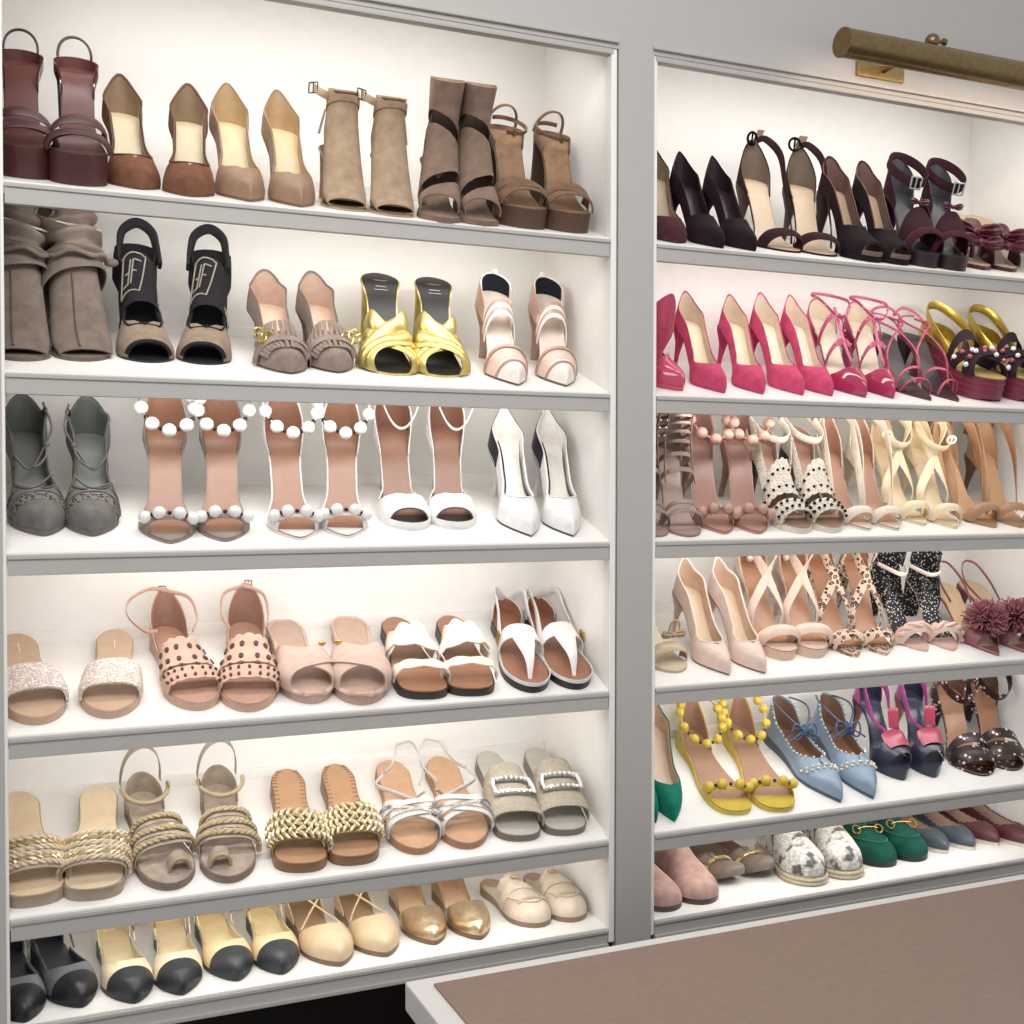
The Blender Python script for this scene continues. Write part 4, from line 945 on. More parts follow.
def L6f(s): loafer(s, mat('#d9c6ae', 'leather'), mat('#b98f6f', 'insole'), mat('#d3bda2', 'leather'), mat('#8f7458', 'leather'), emb=True)
def loafer(s, m, ins, apron, sole, emb=False, bit=False):
    s.sole(sole, ins); s.heel('flat', sole)
    s._H = pchip([(0, .075), (.3, .055), (.45, .046), (.6, .040), (.75, .034), (.88, .029), (1, .021)])
    T = pchip([(0, .004), (.22, .008), (.42, .024), (.48, .08), (1, .09)])
    u = s.shell(T, 'upper', m, ins, .20, 1)
    seam = [s.U(.54+.36*math.sin(PI*j/24)**.6, -.62+1.24*j/24, 0, .0022) for j in range(25)]
    s.tube('apron_seam', apron, seam, .0018, parent=u)
    if emb:
        s.band('strap', m, .64, .64, .09, lift=.004, t0=-.95, t1=.95); s.add('bow', bm_box(s.U(.53, .05, 0, .006), (.016, .010, .004), bev=.0015), mat('#c5a878', 'leather'))
        bm = bmesh.new()
        for j in range(13):
            a = -.42+.84*j/12; p = s.U(.84, a, 0, .003); bm_box(p, (.0022, .010, .002), bm)
        s.add('pleats', bm, apron, u)
    if bit:
        p = s.line(.68, .68, 0, .008, 20, -.5, .5); bm = bm_tube(p[5:16], .0018)
        for q in (p[4], p[16]):
            bm_tube([q+Vector((.0075*math.cos(2*PI*j/16), .0045*math.sin(2*PI*j/16), .0065*math.sin(2*PI*j/16))) for j in range(16)], .0017, 6, True, bm=bm)
        s.add('horsebit', bm, GOLD, label='gold horsebit bar')
# ---- right bay
def R1a(s): pump(s, mat('#4e2430', 'suede'), mat('#8c7762', 'leather'), mat('#bda685', 'insole'), .76)
def R1b(s): pump(s, mat('#231118', 'velvet'), mat('#241218', 'leather'), mat('#2e181f', 'insole'), .66, .060, .028)
def cuffed(s, m, ins, cuff_w=.012, hz=.07, heel='stiletto', hm=None, toe=True, tw=.09, puff=.004, buckle=None, rx=.033, ry=.042, tilt=.045, dz=None, sole=None, lin=None, cover=True):
    s.sole(sole or m, ins); s.heel(heel, hm or m)
    s.counter('heel_counter', m, lin or ins, hz, .30, .004, pw=1.6)
    if cover: sheet(s, 'toe_cover', m, .845, 1)
    if toe: s.band('toe_strap', m, .82, .80, tw, bow=.045, lift=.0025, puff=puff, hs=.85)
    if cuff_w: s.ankle('ankle_strap', m, hz if dz is None else dz, rx, ry, cuff_w, tilt=tilt)
    if buckle: s.buckle('buckle', buckle, s.ank[2]+Vector((.002, 0, 0)), (0, 1, 0), (0, 0, 1), .012, .013)
def R1c(s):
    m = mat('#341a1f', 'suede'); ins = mat('#c7ac8d', 'insole'); cuffed(s, m, ins, 0, .066, hm=mat('#5d463a', 'leather'), lin=mat('#6d5a49', 'leather'), tw=.14, cover=False)
    top = Vector((0, s.L-.004, s.zf(0)+.064)); v = s.m
    a = s.U(.68, .95*v, 0, .002)
    strap(s, 'ankle_strap', m, [a, a+Vector((.004*v, .02, .030)), Vector((.036*v, s.L*.62, s.zf(.35)+.030)), Vector((.034*v, s.L*.80, s.zf(.1)+.050)), top+Vector((.012*v, -.010, .006)), top], lambda u: .008+.006*math.sin(PI*u), .0024)
    s.add('strap_end', bm_strip([top+Vector((.001*j*v, -.001*j, .0050*j)) for j in range(5)], Vector((1, .2, 0)), Vector((0, 1, .2)), .015, .002), mat('#8a6f5b', 'leather'))
    s.buckle('buckle', mat('#231a1a', 'metal'), top+Vector((-.012*v, -.006, .004)), (1, .2, 0), (0, .2, 1), .020, .021, .0024, round_=True)
def R1d(s):
    m = mat('#1f1116', 'velvet'); s.sole(m, mat('#a58b70', 'insole')); s.heel('slim', mat('#3f2a28', 'leather'))
    T = pumpT(s, .68, .06, .030); s.shell(T, 'upper', m, mat('#5e4038', 'leather'), 0, .935); s.topline(T, 'binding', mat('#5e3038', 'leather'), .0011, 0, .65)
    s.shell(lambda q: .008, 'toe_rim', mat('#73564b', 'leather'), None, .92, 1, lift=.0006)
def R1e(s):
    m = mat('#35161f', 'velvet'); s.sole(mat('#2a1218', 'leather'), mat('#2f3437', 'insole')); s.heel('block', m)
    s.counter('heel_counter', m, mat('#3a3f42', 'leather'), .060, .34, .012, pw=1.0)
    s.band('vamp', m, .66, .66, .18, bow=.03, lift=.003, puff=.004, hs=1.15); s.band('toe_strap', mat('#4a1a28', 'velvet'), .84, .80, .10, bow=.03, lift=.005, puff=.005, hs=1.15)
    s.ankle('ankle_strap', m, .062, .034, .044, .017, tilt=.040); s.buckle('buckle', SILVER, s.ank[29]+Vector((-.0, -.004, 0)), (1, 0, 0), (0, 0, 1), .020, .020, .0018)
    s.knot('bow', mat('#5b1d30', 'satin'), s.U(.58, .0, 0, .012), .020)
def R1f(s):
    m = mat('#561226', 'satin'); s.sole(mat('#4a1220', 'leather'), mat('#cbb08d', 'insole')); s.heel('kitten', m)
    v = s.band('vamp', m, .72, .72, .26, bow=.0, lift=.003, hs=1.1, nv=8)
    s.knot('bow', m, s.U(.70, 0, 0, .010), .050, v); s.knot('bow', m, s.U(.84, 0, 0, .006), .040, v)
def R2a(s): pump(s, mat('#c93a5c', 'patent'), mat('#c0506a', 'leather'), mat('#c98a86', 'insole'), .68)
def R2b(s):
    pump(s, mat('#cb4067', 'suede'), mat('#cbb094', 'leather'), mat('#dcc7a6', 'insole'), .73)
def R2c(s):
    pump(s, mat('#ce4269', 'suede'), mat('#d2b9a2', 'leather'), mat('#e2d0b6', 'insole'), .725)
def R2d(s):
    m = mat('#b23a5e', 'leather'); ins = mat('#d5c0a4', 'insole'); s.sole(mat('#9c2c50', 'leather'), ins); s.heel('slim', m)
    s.shell(pchip([(.62, .01), (.74, .028), (.78, .06), (1, .06)]), 'toe_cap', mat('#b0284f', 'patent'), None, .68, 1)
    s.counter('heel_counter', m, ins, .034, .26, .004)
    for a, hs in ((.36, .50), (.54, .72)):
        s.band('strap', m, a, a, .030, lift=.003, hs=hs); pts = s.line(a, a, 0, .006, 8, -.7, .7, hs); s.beads(pts[::2], .0026, mat('#d8788c', 'pearl'), 'stud', sub=1)
    old = s._H; P = [Vector((0, s.L*.72, s.zf(.28)+.046))]; s._H = lambda t: old(t)*.5; P.append(s.U(.36, 0, 0, .004)); s._H = lambda t: old(t)*.72; P.append(s.U(.54, 0, 0, .005)); s._H = old; P.append(s.U(.72, 0, 0, .002))
    s.add('t_strap', bm_strip(catmull(P, 14), Vector((1, 0, 0)), Vector((0, .5, 1)), .006, .002), m)
    s.ankle('ankle_strap', m, .042, .029, .040, .005, tilt=0, dip=.022); s.beads([s.ank[i] for i in range(20, 40, 4)], .0028, mat('#d8788c', 'pearl'), 'stud', sub=1)
def R2e(s):
    p = mat('#b8405e', 'leather'); k = mat('#33262a', 'leather'); s.sole(mat('#6d2638', 'leather'), k); s.heel('slim', k)
    s.band('toe_strap', p, .76, .84, .022, bow=.03, lift=.002, hs=.8); s.band('toe_strap', p, .70, .60, .020, bow=.02, lift=.002, hs=.75)
    z = s.zf(0); L = s.L
    for sg in (-1, 1):
        s.tube('wrap_strap', p, catmull([s.U(.62, sg*.96, 0, .002), Vector((sg*.030, L*.52, s.zf(.45)+.020)), Vector((sg*.004, L*.66, s.zf(.35)+.034)), Vector((-sg*.024, L*.80, z+.022)), Vector((-sg*.016, L*.97, z+.026))], 20), .0019)
    s.tube('heel_strap', p, catmull([Vector((-.026, L*.80, z+.004)), Vector((-.027, L*.90, z+.022)), Vector((-.016, L*.98, z+.036)), Vector((.012, L*.99, z+.042)), Vector((.034, L*.94, z+.030))], 18), .0026, flat=.6)
    s.tube('heel_strap', p, catmull([Vector((.026, L*.80, z+.004)), Vector((.024, L*.92, z+.020)), Vector((.006, L*.99, z+.028)), Vector((-.016, L*.98, z+.030))], 14), .0022, flat=.6)
def R2f(s):
    y = mat('#c9ab3c', 'goldleather'); r = mat('#7d2438', 'leather'); k = mat('#2e1c22', 'fabric'); s.th = lambda t: s.zf(t)-max(0, .004*(t > .95))
    s.sole(r, mat('#c2a85a', 'insole')); s.th = None
    for f in (.25, .5, .75):
        loop = [Vector((s.cx(t)+sg*(s.hw(t)+.0003), s.L*(1-t), s.zf(t)*f)) for sg, tt in ((1, s.stations(0, 1, 30)), (-1, s.stations(0, 1, 30)[::-1][1:-1])) for t in tt]
        s.add('sole_rib', bm_tube(loop, .0012, 5, True), mat('#94304a', 'leather'))
    for a, b in ((.62, .86), (.86, .60)):
        q = s.band('jewelled_strap', k, a, b, .11, bow=.02, lift=.003 if a < .7 else .007, th=.003, hs=.8)
        old = s._H; s._H = lambda t: old(t)*.8
        for cm, st in ((mat('#efe8e2', 'pearl'), 0), (mat('#b8405c', 'crystal'), 1)):
            s.beads([s.U(a+(b-a)*(t+1)/2+.02*(1-t*t), t, 0, .0085 if a < .7 else .0125) for t in [-.75+.25*i for i in range(st, 7, 2)]], .0048, cm, 'jewel', sub=1)
        s._H = old
    s.band('instep_strap', k, .52, .56, .07, lift=.004, hs=.7)
    s.counter('heel_counter', y, y, .026, .34, .008, pw=.8); z = s.zf(0); L = s.L
    strap(s, 'slingback_strap', y, [s.U(.50, -.90, 0, .002), Vector((-.034, L*.72, z+.020)), Vector((-.026, L*.92, z+.046)), Vector((0, L*.99, z+.054)), Vector((.026, L*.92, z+.044)), Vector((.036, L*.70, z+.022)), s.U(.50, .90, 0, .002)], .014, .0024, 40)
def R3a(s):
    m = mat('#8d7468', 'leather'); s.sole(m, mat('#a88c7c', 'insole')); s.heel('slim', m)
    s.band('toe_strap', m, .80, .80, .05, bow=.04, lift=.003, puff=.002); s.band('toe_strap', m, .70, .72, .04, bow=.02, lift=.003)
    S = boot(s, .112, .9); 
    for u in (.36, .46, .56, .65, .74, .82, .90): s.add('cage_strap', patch(S, u-.014, u+.014, -125, 125, 2, 28, .002, .002), m)
    for ph in (60, -60): s.add('side_strap', bm_strip([S(.30+.66*j/14, ph, .004) for j in range(15)], Vector((0, 1, 0)), Vector((1, 0, 0)), .005, .0016), m)
    s.counter('heel_counter', m, m, .10, .22, .006, pw=.8); s.beads([S(.62+.08*j, 60, .007) for j in range(5)], .003, SILVER, 'stud', sub=1)
def R3b(s): beaded(s, mat('#b3816c', 'leather'), mat('#94675a', 'insole'), mat('#bd8d7b', 'leather'), trim=mat('#96604c', 'leather'))
def R3c(s):
    m = mat('#cfc3b2', 'punched', '#4a423d', 330); w = mat('#d9cdba', 'leather'); k = mat('#2b2725', 'metal'); s.sole(w, mat('#a67c66', 'insole')); s.heel('block', mat('#4a3d36', 'leather'))
    s.counter('heel_counter', m, mat('#a67c66', 'leather'), .030, .34, .010, pw=.7)
    for a, w_, hs in ((.60, .17, .85), (.83, .14, .9)):
        s.band('punched_band', m, a, a, w_, lift=.003, th=.002, hs=hs, wav=(.12, 9), nt=70)
        for q in (-.25, .28): s.beads(s.line(a+q*w_, a+q*w_, 0, .006, 8, -.8, .8, hs), .0030, k, 'stud', sub=1)
    z = s.zf(0); L = s.L
    strap(s, 'slingback_strap', m, [s.U(.55, -.85, 0, .002), Vector((-.034, L*.70, z+.020)), Vector((-.026, L*.92, z+.050)), Vector((0, L*.99, z+.058)), Vector((.026, L*.92, z+.050)), Vector((.034, L*.70, z+.020)), s.U(.55, .85, 0, .002)], .014, .0022, 40)
    strap(s, 'ankle_strap', w, [Vector((-.030, L*.88, z+.044)), Vector((-.026, L*.66, z+.030)), Vector((0, L*.58, z+.024)), Vector((.026, L*.66, z+.030)), Vector((.030, L*.88, z+.044))], .011, .0022, 30)
    s.buckle('buckle', SILVER, Vector((.028*s.m, L*.90, z+.054)), (0, 1, 0), (0, 0, 1), .013, .013)
def crossed(s, m, lift=.002, w=.011):
    """two straps from the waist of the sole, crossing over the instep and meeting behind the ankle"""
    z = s.zf(0); L = s.L
    for sg in (-1, 1):
        strap(s, 'ankle_strap', m, [s.U(.60, sg*.98, 0, .001), Vector((sg*.028, L*.46, s.zf(.54)+.020)), Vector((-sg*.0, L*.58, s.zf(.42)+.046)), Vector((-sg*.028, L*.74, z+.052)), Vector((-sg*.024, L*.92, z+.072)), Vector((0, L*.985, z+.076))], lambda u: w*(.8+.5*math.sin(PI*u)), .0022, 30)
def R3d(s):
    m = mat('#dccbb4', 'leather'); ins = mat('#a9775c', 'insole'); cuffed(s, m, ins, 0, .070, hm=mat('#c9b094', 'leather'), tw=.10); looped(s, m)
def R3e(s):
    m = mat('#e0cba4', 'leather'); ins = mat('#d8bb92', 'insole'); cuffed(s, m, ins, .012, .070, tw=.11, puff=.006); crossed(s, m, w=.013); s.buckle('buckle', mat('#efe3c8', 'pearl'), s.ank[24]+Vector((0, -.003, .004)), (1, 0, 0), (0, 0, 1), .017, .013, .0022, round_=True)
def R3f(s):
    m = mat('#a97a53', 'leather'); ins = mat('#c29468', 'insole'); cuffed(s, m, ins, 0, .074, tw=.11, puff=.006, hm=mat('#6a4630', 'leather')); looped(s, m, .015); s.arch('cuff_strap', mat('#7d5236', 'leather'), .03, .080, .026, .014, th=.003)
def R4a(s):
    m = mat('#b9a27e', 'satin'); s.sole(m, mat('#d6c3a0', 'insole')); s.heel('slim', m); s.band('toe_strap', m, .80, .78, .12, bow=.03, lift=.003, puff=.004, hs=.85)
    s.knot('bow', mat('#a38a5c', 'satin'), s.U(.74, .2, 0, .006), .024); s.tube('wire_loop', GOLD, [s.U(.70, .25, 0, .012)+Vector((.010*math.cos(a*PI/10), 0, .016*math.sin(a*PI/10))) for a in range(20)], .0012, True)
    s.counter('heel_counter', m, m, .05, .25)
def R4b(s): pump(s, mat('#e0c1b0', 'leather'), mat('#cda88c', 'leather'), mat('#dfc4a2', 'insole'), .745, .056, .032, sole=mat('#7d5f52', 'leather'), edge=mat('#ecd9cc', 'leather'))
def R4c(s):
    m = mat('#dcbca8', 'leather'); ins = mat('#b07c58', 'insole'); cuffed(s, m, ins, 0, .060, tw=.12, puff=.007, sole=mat('#d7b29d', 'leather')); crossed(s, m, w=.012); s.add('tassel', bm_ball(.006, 2, Vector((.0, s.L-.010, s.zf(0)+.012)), (1, 1, 1.3)), mat('#efe2d6', 'fabric'))
def R4d(s):
    m = mat('#d9bba0', 'leopard', '#2b201d', 125); ins = mat('#b17a55', 'insole'); cuffed(s, m, ins, 0, .060, tw=.12, puff=.005); crossed(s, m, w=.012)
def R4e(s):
    k = mat('#1c1a1c', 'dots', '#d8d2cc', 210); p = mat('#dab3a2', 'satin'); s.sole(mat('#d5ab9a', 'leather'), mat('#d9b09e', 'insole')); s.heel('block', k); sheet(s, 'dotted_footbed', k, 0, .74, parent=s.insole)
    s.counter('heel_counter', k, k, .058, .42, .012, pw=.7)
    b = s.band('toe_strap', p, .80, .78, .10, bow=.03, lift=.003, puff=.007, hs=.85); rope(s, 'twisted_knot', p, .78, .76, .03, .008, .006, .85, 6)
    z = s.zf(0); L = s.L
    strap(s, 'ankle_strap', mat('#e6d3c8', 'satin'), [Vector((-.032, L*.80, z+.040)), Vector((-.010, L*.62, z+.034)), Vector((.014, L*.62, z+.030)), Vector((.036, L*.80, z+.034))], .008)
    s.add('ankle_cuff', bm_strip([Vector((.027*math.cos(a*PI/12), s.L-.030+.028*math.sin(a*PI/12), z+.050)) for a in range(-2, 15)], Vector((0, 0, 1)), [Vector((math.cos(a*PI/12), math.sin(a*PI/12), 0)) for a in range(-2, 15)], .030, .002), k)
def R4f(s):
    m = mat('#8c4a54', 'leather'); s.sole(m, mat('#bd9c74', 'insole')); s.heel('kitten', m); s.band('toe_strap', m, .78, .78, .13, lift=.002, hs=.72); sheet(s, 'toe_cover', m, .85, 1)
    c = s.U(.74, 0, 0, .002); bm = bmesh.new(); rnd = random.Random(3)
    for j in range(520):
        z = rnd.uniform(-.35, 1); a = rnd.uniform(0, 2*PI); q = math.sqrt(max(0, 1-z*z)); d = Vector((q*math.cos(a), q*math.sin(a), z)); R = .037*rnd.uniform(.8, 1.05)
        e = Vector((rnd.uniform(-.2, .2), rnd.uniform(-.2, .2), rnd.uniform(-.2, .2))); t = d.cross(e+Vector((.01, .3, .1))).normalized()*.0013
        a0, a1 = c+d*.004, c+(d+e*.5)*R; n2 = d.cross(t).normalized()*.0013
        vs = [bm.verts.new(p) for p in (a0+t, a0-t*.5+n2, a0-t*.5-n2, a1+t, a1-t*.5+n2, a1-t*.5-n2)]
        for f in ((0, 1, 4, 3), (1, 2, 5, 4), (2, 0, 3, 5), (3, 4, 5), (2, 1, 0)): bm.faces.new([vs[i] for i in f])
    s.add('pompom', bm, mat('#a8636b', 'matte'), smooth=False)
    z = s.zf(0); L = s.L
    strap(s, 'slingback_strap', m, [s.U(.40, -.9, 0, .001), Vector((-.026, L*.80, z+.016)), Vector((-.014, L*.96, z+.036)), Vector((.010, L*.98, z+.036)), Vector((.026, L*.82, z+.014)), s.U(.40, .9, 0, .001)], .004, .002, 30)
def R5a(s): pump(s, mat('#0d7a64', 'suede'), mat('#d3b296', 'leather'), mat('#d9bca0', 'insole'), .76, .05, .028)
def R5b(s): beaded(s, mat('#d3b32f', 'leather'), mat('#b0846c', 'insole'), mat('#dcb82f', 'leather'), True, trim=mat('#2c2418', 'leather'))
def R5c(s):
    m = mat('#8299b0', 'satin'); li = mat('#8a6248', 'leather'); s.sole(mat('#43566a', 'leather'), mat('#96694a', 'insole')); s.heel('flat', m)
    T = pchip([(0, .058), (.1, .052), (.25, .030), (.5, .022), (.68, .03), (.745, s._H(.745)+.002), (1, .06)])
    u = s.shell(T, 'upper', m, li); 
    pts = []
    for sg in (-1, 1):
        for q in s.stations(.04, .735, 26): pts.append(s.U(q, sg*s.aT(q, T(q)), 0, .0025))
    s.beads(pts, .0022, mat('#cfd2cf', 'pearl'), 'trim_bead', sub=1)
    dr = [s.U(.735+.03*(j % 2)-.05*(abs(a)/.8)**2, a, 0, .003) for j, a in enumerate([-.75+.1*i for i in range(16)])]
    s.beads(dr, .0030, mat('#d9d3b8', 'crystal'), 'drop_bead', sub=1)
    kc = Vector((s.cx(.42), s.L*.56, s.zf(.4)+.046)); lace = mat('#3f5373', 'leather')
    for sg in (-1, 1):
        s.tube('lace', lace, [s.U(.36, sg*.74, 0, .002).lerp(kc, j/8)+Vector((0, 0, .010*math.sin(PI*j/8))) for j in range(9)], .0018)
        s.tube('lace', lace, [kc+Vector((sg*.024*math.sin(PI*j/10), .006*math.sin(2*PI*j/10), .015*math.sin(PI*j/5)*.8)) for j in range(11)], .0016)
        s.tube('lace', lace, [kc+Vector((sg*.030*j/8, -.010*j/8, -.010*(j/8)**2)) for j in range(9)], .0016)
        s.tube('lace', lace, [kc.lerp(Vector((sg*.016, s.L*.97, s.zf(0)+.056)), j/10)+Vector((sg*.020*math.sin(PI*j/10), 0, .012*math.sin(PI*j/10))) for j in range(11)], .0016)
    bm = bmesh.new()
    for j in range(9): 
        a = j*.7; bm_tube([kc+Vector((.010*math.cos(a+t)*t/2, .007*math.sin(a+t), .010*math.sin(a*1.7+t))) for t in (0, .5, 1, 1.5)], .0018, 5, bm=bm)
    s.add('lace_knot', bm, mat('#4a679a', 'fabric'))
def R5d(s):
    n = mat('#2a2d44', 'satin'); p = mat('#ad3f86', 'satin'); r = mat('#a82c4a', 'satin'); s.sole(n, n); s.heel('stiletto', mat('#a2705c', 'metal'))
    s.band('vamp', n, .81, .81, .19, bow=.0, lift=.002, hs=1.0, nv=8)
    s.band('flap', r, .75, .75, .17, lift=.007, hs=1.0, t0=-.42, t1=.42); s.add('tongue', bm_strip([s.U(.66-.012*j, 0, 0, .010)+Vector((0, .002*j, .0055*j)) for j in range(5)], Vector((1, 0, 0)), Vector((0, 1, .4)), .024, .003), r)
    for sg in (-1, 1): strap(s, 'pink_strap', p, [s.U(.66, sg*.25, 0, .004), Vector((sg*.020, s.L*.56, s.zf(.45)+.022)), Vector((sg*.026, s.L*.76, s.zf(.2)+.026)), Vector((sg*.014, s.L*.97, s.zf(0)+.056))], lambda u: .007+.012*u*u, .002)
    s.counter('heel_counter', p, n, .062, .22, .006, pw=.8); s.buckle('buckle', GOLD, s.U(.22, .55, 0, .008), (0, 1, 0), (0, 0, 1), .016, .012, .0024)
def R5e(s):
    m = mat('#2a201f', 'floral', '#e3d3c8', 95); ins = mat('#a2704f', 'insole'); cuffed(s, m, ins, .016, .066, tw=.17, puff=.003, heel='slim', lin=mat('#6b4a38', 'leather'), tilt=.05)
    s.band('vamp_strap', m, .74, .68, .08, lift=.004, hs=.9)
    if s.m == -1: s.add('ornament', bm_ball(.008, 2, Vector((.0, s.L*.97, s.zf(0)+.070)), (1, .6, 1)), mat('#d9cfc8', 'crystal'))
def slipon(s, m, ins, sole, sv=.52):
    s._H = pchip([(0, .08), (.3, .066), (.45, .050), (.6, .040), (.75, .033), (.88, .027), (1, .018)])
    s.sole(sole, ins); T = pchip([(0, .056), (.2, .046), (.4, .046), (sv, .08), (1, .09)]); s.T = T
    return s.shell(T, 'upper', m, ins)
def R6a(s): slipon(s, mat('#b89086', 'suede'), mat('#a87d70', 'insole'), mat('#4d3d38', 'leather'))
def R6b(s):
    m = mat('#7d6d60', 'leather'); ins = mat('#8f6e57', 'insole'); s._z = pchip([(0, 1), (.5, .6), (.7, 0), (.8, .4), (1, 3.0)])
    s._H = pchip([(0, .085), (.3, .06), (.45, .038), (.6, .028), (.75, .024), (.88, .022), (1, .016)]); s.h = .006; s.th = lambda t: .0045
    s.sole(m, ins); T = pchip([(0, .055), (.12, .048), (.28, .022), (.55, .016), (.70, .05), (1, .06)]); s.shell(T, 'upper', m, ins); s.topline(T, 'binding', mat('#5c4f45', 'leather'), .0014, 0, .68)
    rope(s, 'gold_trim', mat('#c2a873', 'goldleather'), .73, .71, .03, .004, .0040, 1.0, 14, -.85, .85); s.heel('flat', m)
def R6c(s):
    m = mat('#d8d3ca', 'snake', '#5e5953'); s._H = pchip([(0, .10), (.3, .085), (.45, .070), (.6, .055), (.75, .046), (.88, .038), (1, .028)])
    s.sole(mat('#b9a88d', 'mesh', '#8f7f66', 420), mat('#8f8276', 'insole')); T = pchip([(0, .058), (.2, .050), (.36, .048), (.46, .08), (1, .09)]); s.shell(T, 'upper', m, mat('#a59a8d', 'leather'))
    for sg in (-1, 1): s.add('gusset', thicken(bm_grid([[s.U(q, sg*(.42+.1*j), 0, .0022) for j in range(4)] for q in (.36, .40, .44, .48)]), .001), mat('#3a3634', 'fabric'))
    bm = bmesh.new()
    for k in range(2):
        bm_tube([Vector((s.cx(t)+sg*(s.hw(t)+.0008), s.L*(1-t), .004+.007*k)) for sg, tt in ((1, s.stations(0, 1, 30)), (-1, s.stations(0, 1, 30)[::-1][1:-1])) for t in tt], .0036, 6, True, bm=bm)
    s.add('rope_edge', bm, mat('#c3b397', 'fabric'))
def R6d(s): loafer(s, mat('#0c4f40', 'velvet'), mat('#2c3a33', 'insole'), mat('#2b6a58', 'velvet'), mat('#1e2522', 'leather'), bit=True)
def ballet(s, m, lin, sole):
    s._H = pchip([(0, .085), (.3, .06), (.45, .044), (.6, .032), (.75, .027), (.88, .023), (1, .016)])
    s.sole(sole, lin); s.heel('flat', sole); T0 = pchip([(0, .050), (.12, .043), (.35, .024), (.62, .018), (.80, s._H(.80)+.003), (1, .06)])
    T = lambda q: T0(q)+(.0022*abs(math.sin(q*46)) if q < .76 else 0)
    s.shell(T, 'upper', m, lin, n=110)
def R6e(s): ballet(s, mat('#454f59', 'leather'), mat('#c8a78f', 'insole'), mat('#d9d0c2', 'leather'))
def R6f(s): ballet(s, mat('#5e2830', 'leather'), mat('#c3a38d', 'insole'), mat('#d9cdbf', 'leather'))

for sid, d in SPEC.items():
    for i in (0, 1):
        if d['px'][i] is None: continue
        globals()[sid](Shoe(sid, i))
# ------------------------------------------------------------------ the built-in cabinet
WHITE = mat('#f3efe9', 'paint'); DIM_WHITE = mat('#b7b2ac', 'paint');  # front faces take a greyer copy, their dim light put into the colour
XL, X1, X2, XR = -.012, .8553, .9288, 1.825
D = .255; YB = D; TOP = .672
cab = thing('shoe_cabinet', 'tall built-in cabinet of lit white shelves full of shoes', 'cabinet', (0, 0, Z0))
def cpart(name, bm, m, parent=None, smooth=False, label=None):
    o = finish(name, bm, m, parent or cab, smooth, 40)
    if label: o['label'] = label
    return o
ZB = -.715
ZS = SHELF_Z[4]+D*math.tan(TILTS[4])-.01
for a, b in ((XL-.040, X1), (X1+.022, XR)):
    cpart('back_panel', bm_box(((a+b)/2, YB+.009, (TOP+.16+ZS)/2), (b-a, .018, TOP+.16-ZS)), WHITE)
cpart('back_panel', bm_box(((XL+XR)/2, .305+.009, (ZS+.06+ZB)/2), (XR-XL+.12, .018, ZS+.06-ZB)), WHITE)
XL2, X2b, DB = XL-.040, X1+.022, .305        # the bays run on behind the stiles; the lowest one is deeper
for x, w in ((XL2-.011, .022), (X1+.011, .022), (XR+.011, .022)):
    cpart('side_panel', bm_box((x, (DB+.016)/2, (TOP+.14+ZB)/2), (w, DB-.016, TOP+.14-ZB)), WHITE)
cpart('top_panel', bm_box(((XL+XR)/2, (D+.02)/2, TOP+.145), (XR-XL+.12, D-.02, .018)), WHITE)
# face frame, standing just in front of the shelves
FR = .016
cpart('frame_stile', bm_box(((X1+X2+.005)/2, FR/2-.003, (TOP+ZB-.03)/2), (X2-X1-.011, FR, TOP-ZB+.03)), DIM_WHITE)
cpart('frame_stile', bm_box((XL-.036, FR/2-.003, (TOP+ZB-.03)/2), (.072, FR, TOP-ZB+.03), bev=.002), DIM_WHITE)
cpart('frame_stile', bm_box((XR+.036, FR/2-.003, (TOP+ZB-.03)/2), (.072, FR, TOP-ZB+.03), bev=.002), DIM_WHITE)
cpart('header', bm_box(((XL+XR)/2, FR/2-.003, TOP+.20), (XR-XL+.144, FR, .40)), DIM_WHITE)
for a, b in ((XL, X1), (X2, XR)):
    bm = bm_box(((a+b)/2, -.005, TOP+.010), (b-a+.012, .008, .006), bev=.002)
    bm_box(((a+b)/2, .006, TOP-.004), (b-a, .016, .010), bm, bev=.003)
    cpart('header_moulding', bm, DIM_WHITE)
    for x, sg in ((a, 1), (b, -1)):
        cpart('bead_moulding', bm_box((x-sg*.001, 0.0065, (TOP+ZB)/2), (.010, .015, TOP-ZB), bev=.002), WHITE)
for a, b in ((XL2, X1), (X2b, XR)):
    for k in range(6):
        t = math.tan(TILTS[k]); z = SHELF_Z[k]; th = .016; Dk = D if k < 4 else DB
        bm = bmesh.new()
        sec = [(.004, z+.004*t), (Dk, z+Dk*t), (Dk, z+Dk*t-th), (.004, z+.004*t-th)]
        bm_loft([[Vector((x, y, zz)) for y, zz in sec] for x in (a+.0002, b-.0002)], bm=bm)
        sh = cpart('shelf', bm, WHITE)
        hh = .027 if k < 5 else .030
        ea, eb = (XL, X1) if b == X1 else (X2, XR)
        bm = bm_box(((ea+eb)/2, .005, z-.0008-hh/2), (eb-ea-.0105, .010, hh), bev=.0012)
        bm_box(((ea+eb)/2, -.0005, z-.0045), (eb-ea-.0105, .004, .005), bm, bev=.001)
        if k == 5: bm_box(((ea+eb)/2, -.0015, z-.026), (eb-ea-.0105, .006, .006), bm, bev=.0015)
        cpart('shelf_edge', bm, DIM_WHITE, sh)
        if k < 5:      # heel rest at the back of every sloping shelf
            cpart('heel_rest', bm_box(((a+b)/2, D-.005, z+D*t+.002), (b-a-.001, .009, .024), bev=.002), WHITE, sh)
cpart('recess_shade_panel', bm_box(((XL+XR)/2, D-.02, ZB-.40), (XR-XL+.144, .02, .76)), mat('#2b2420', 'wood'), label='dark panel standing in for the shaded recess below the lowest shelf')  # dark brown panel stands in for the shade of the open cavity
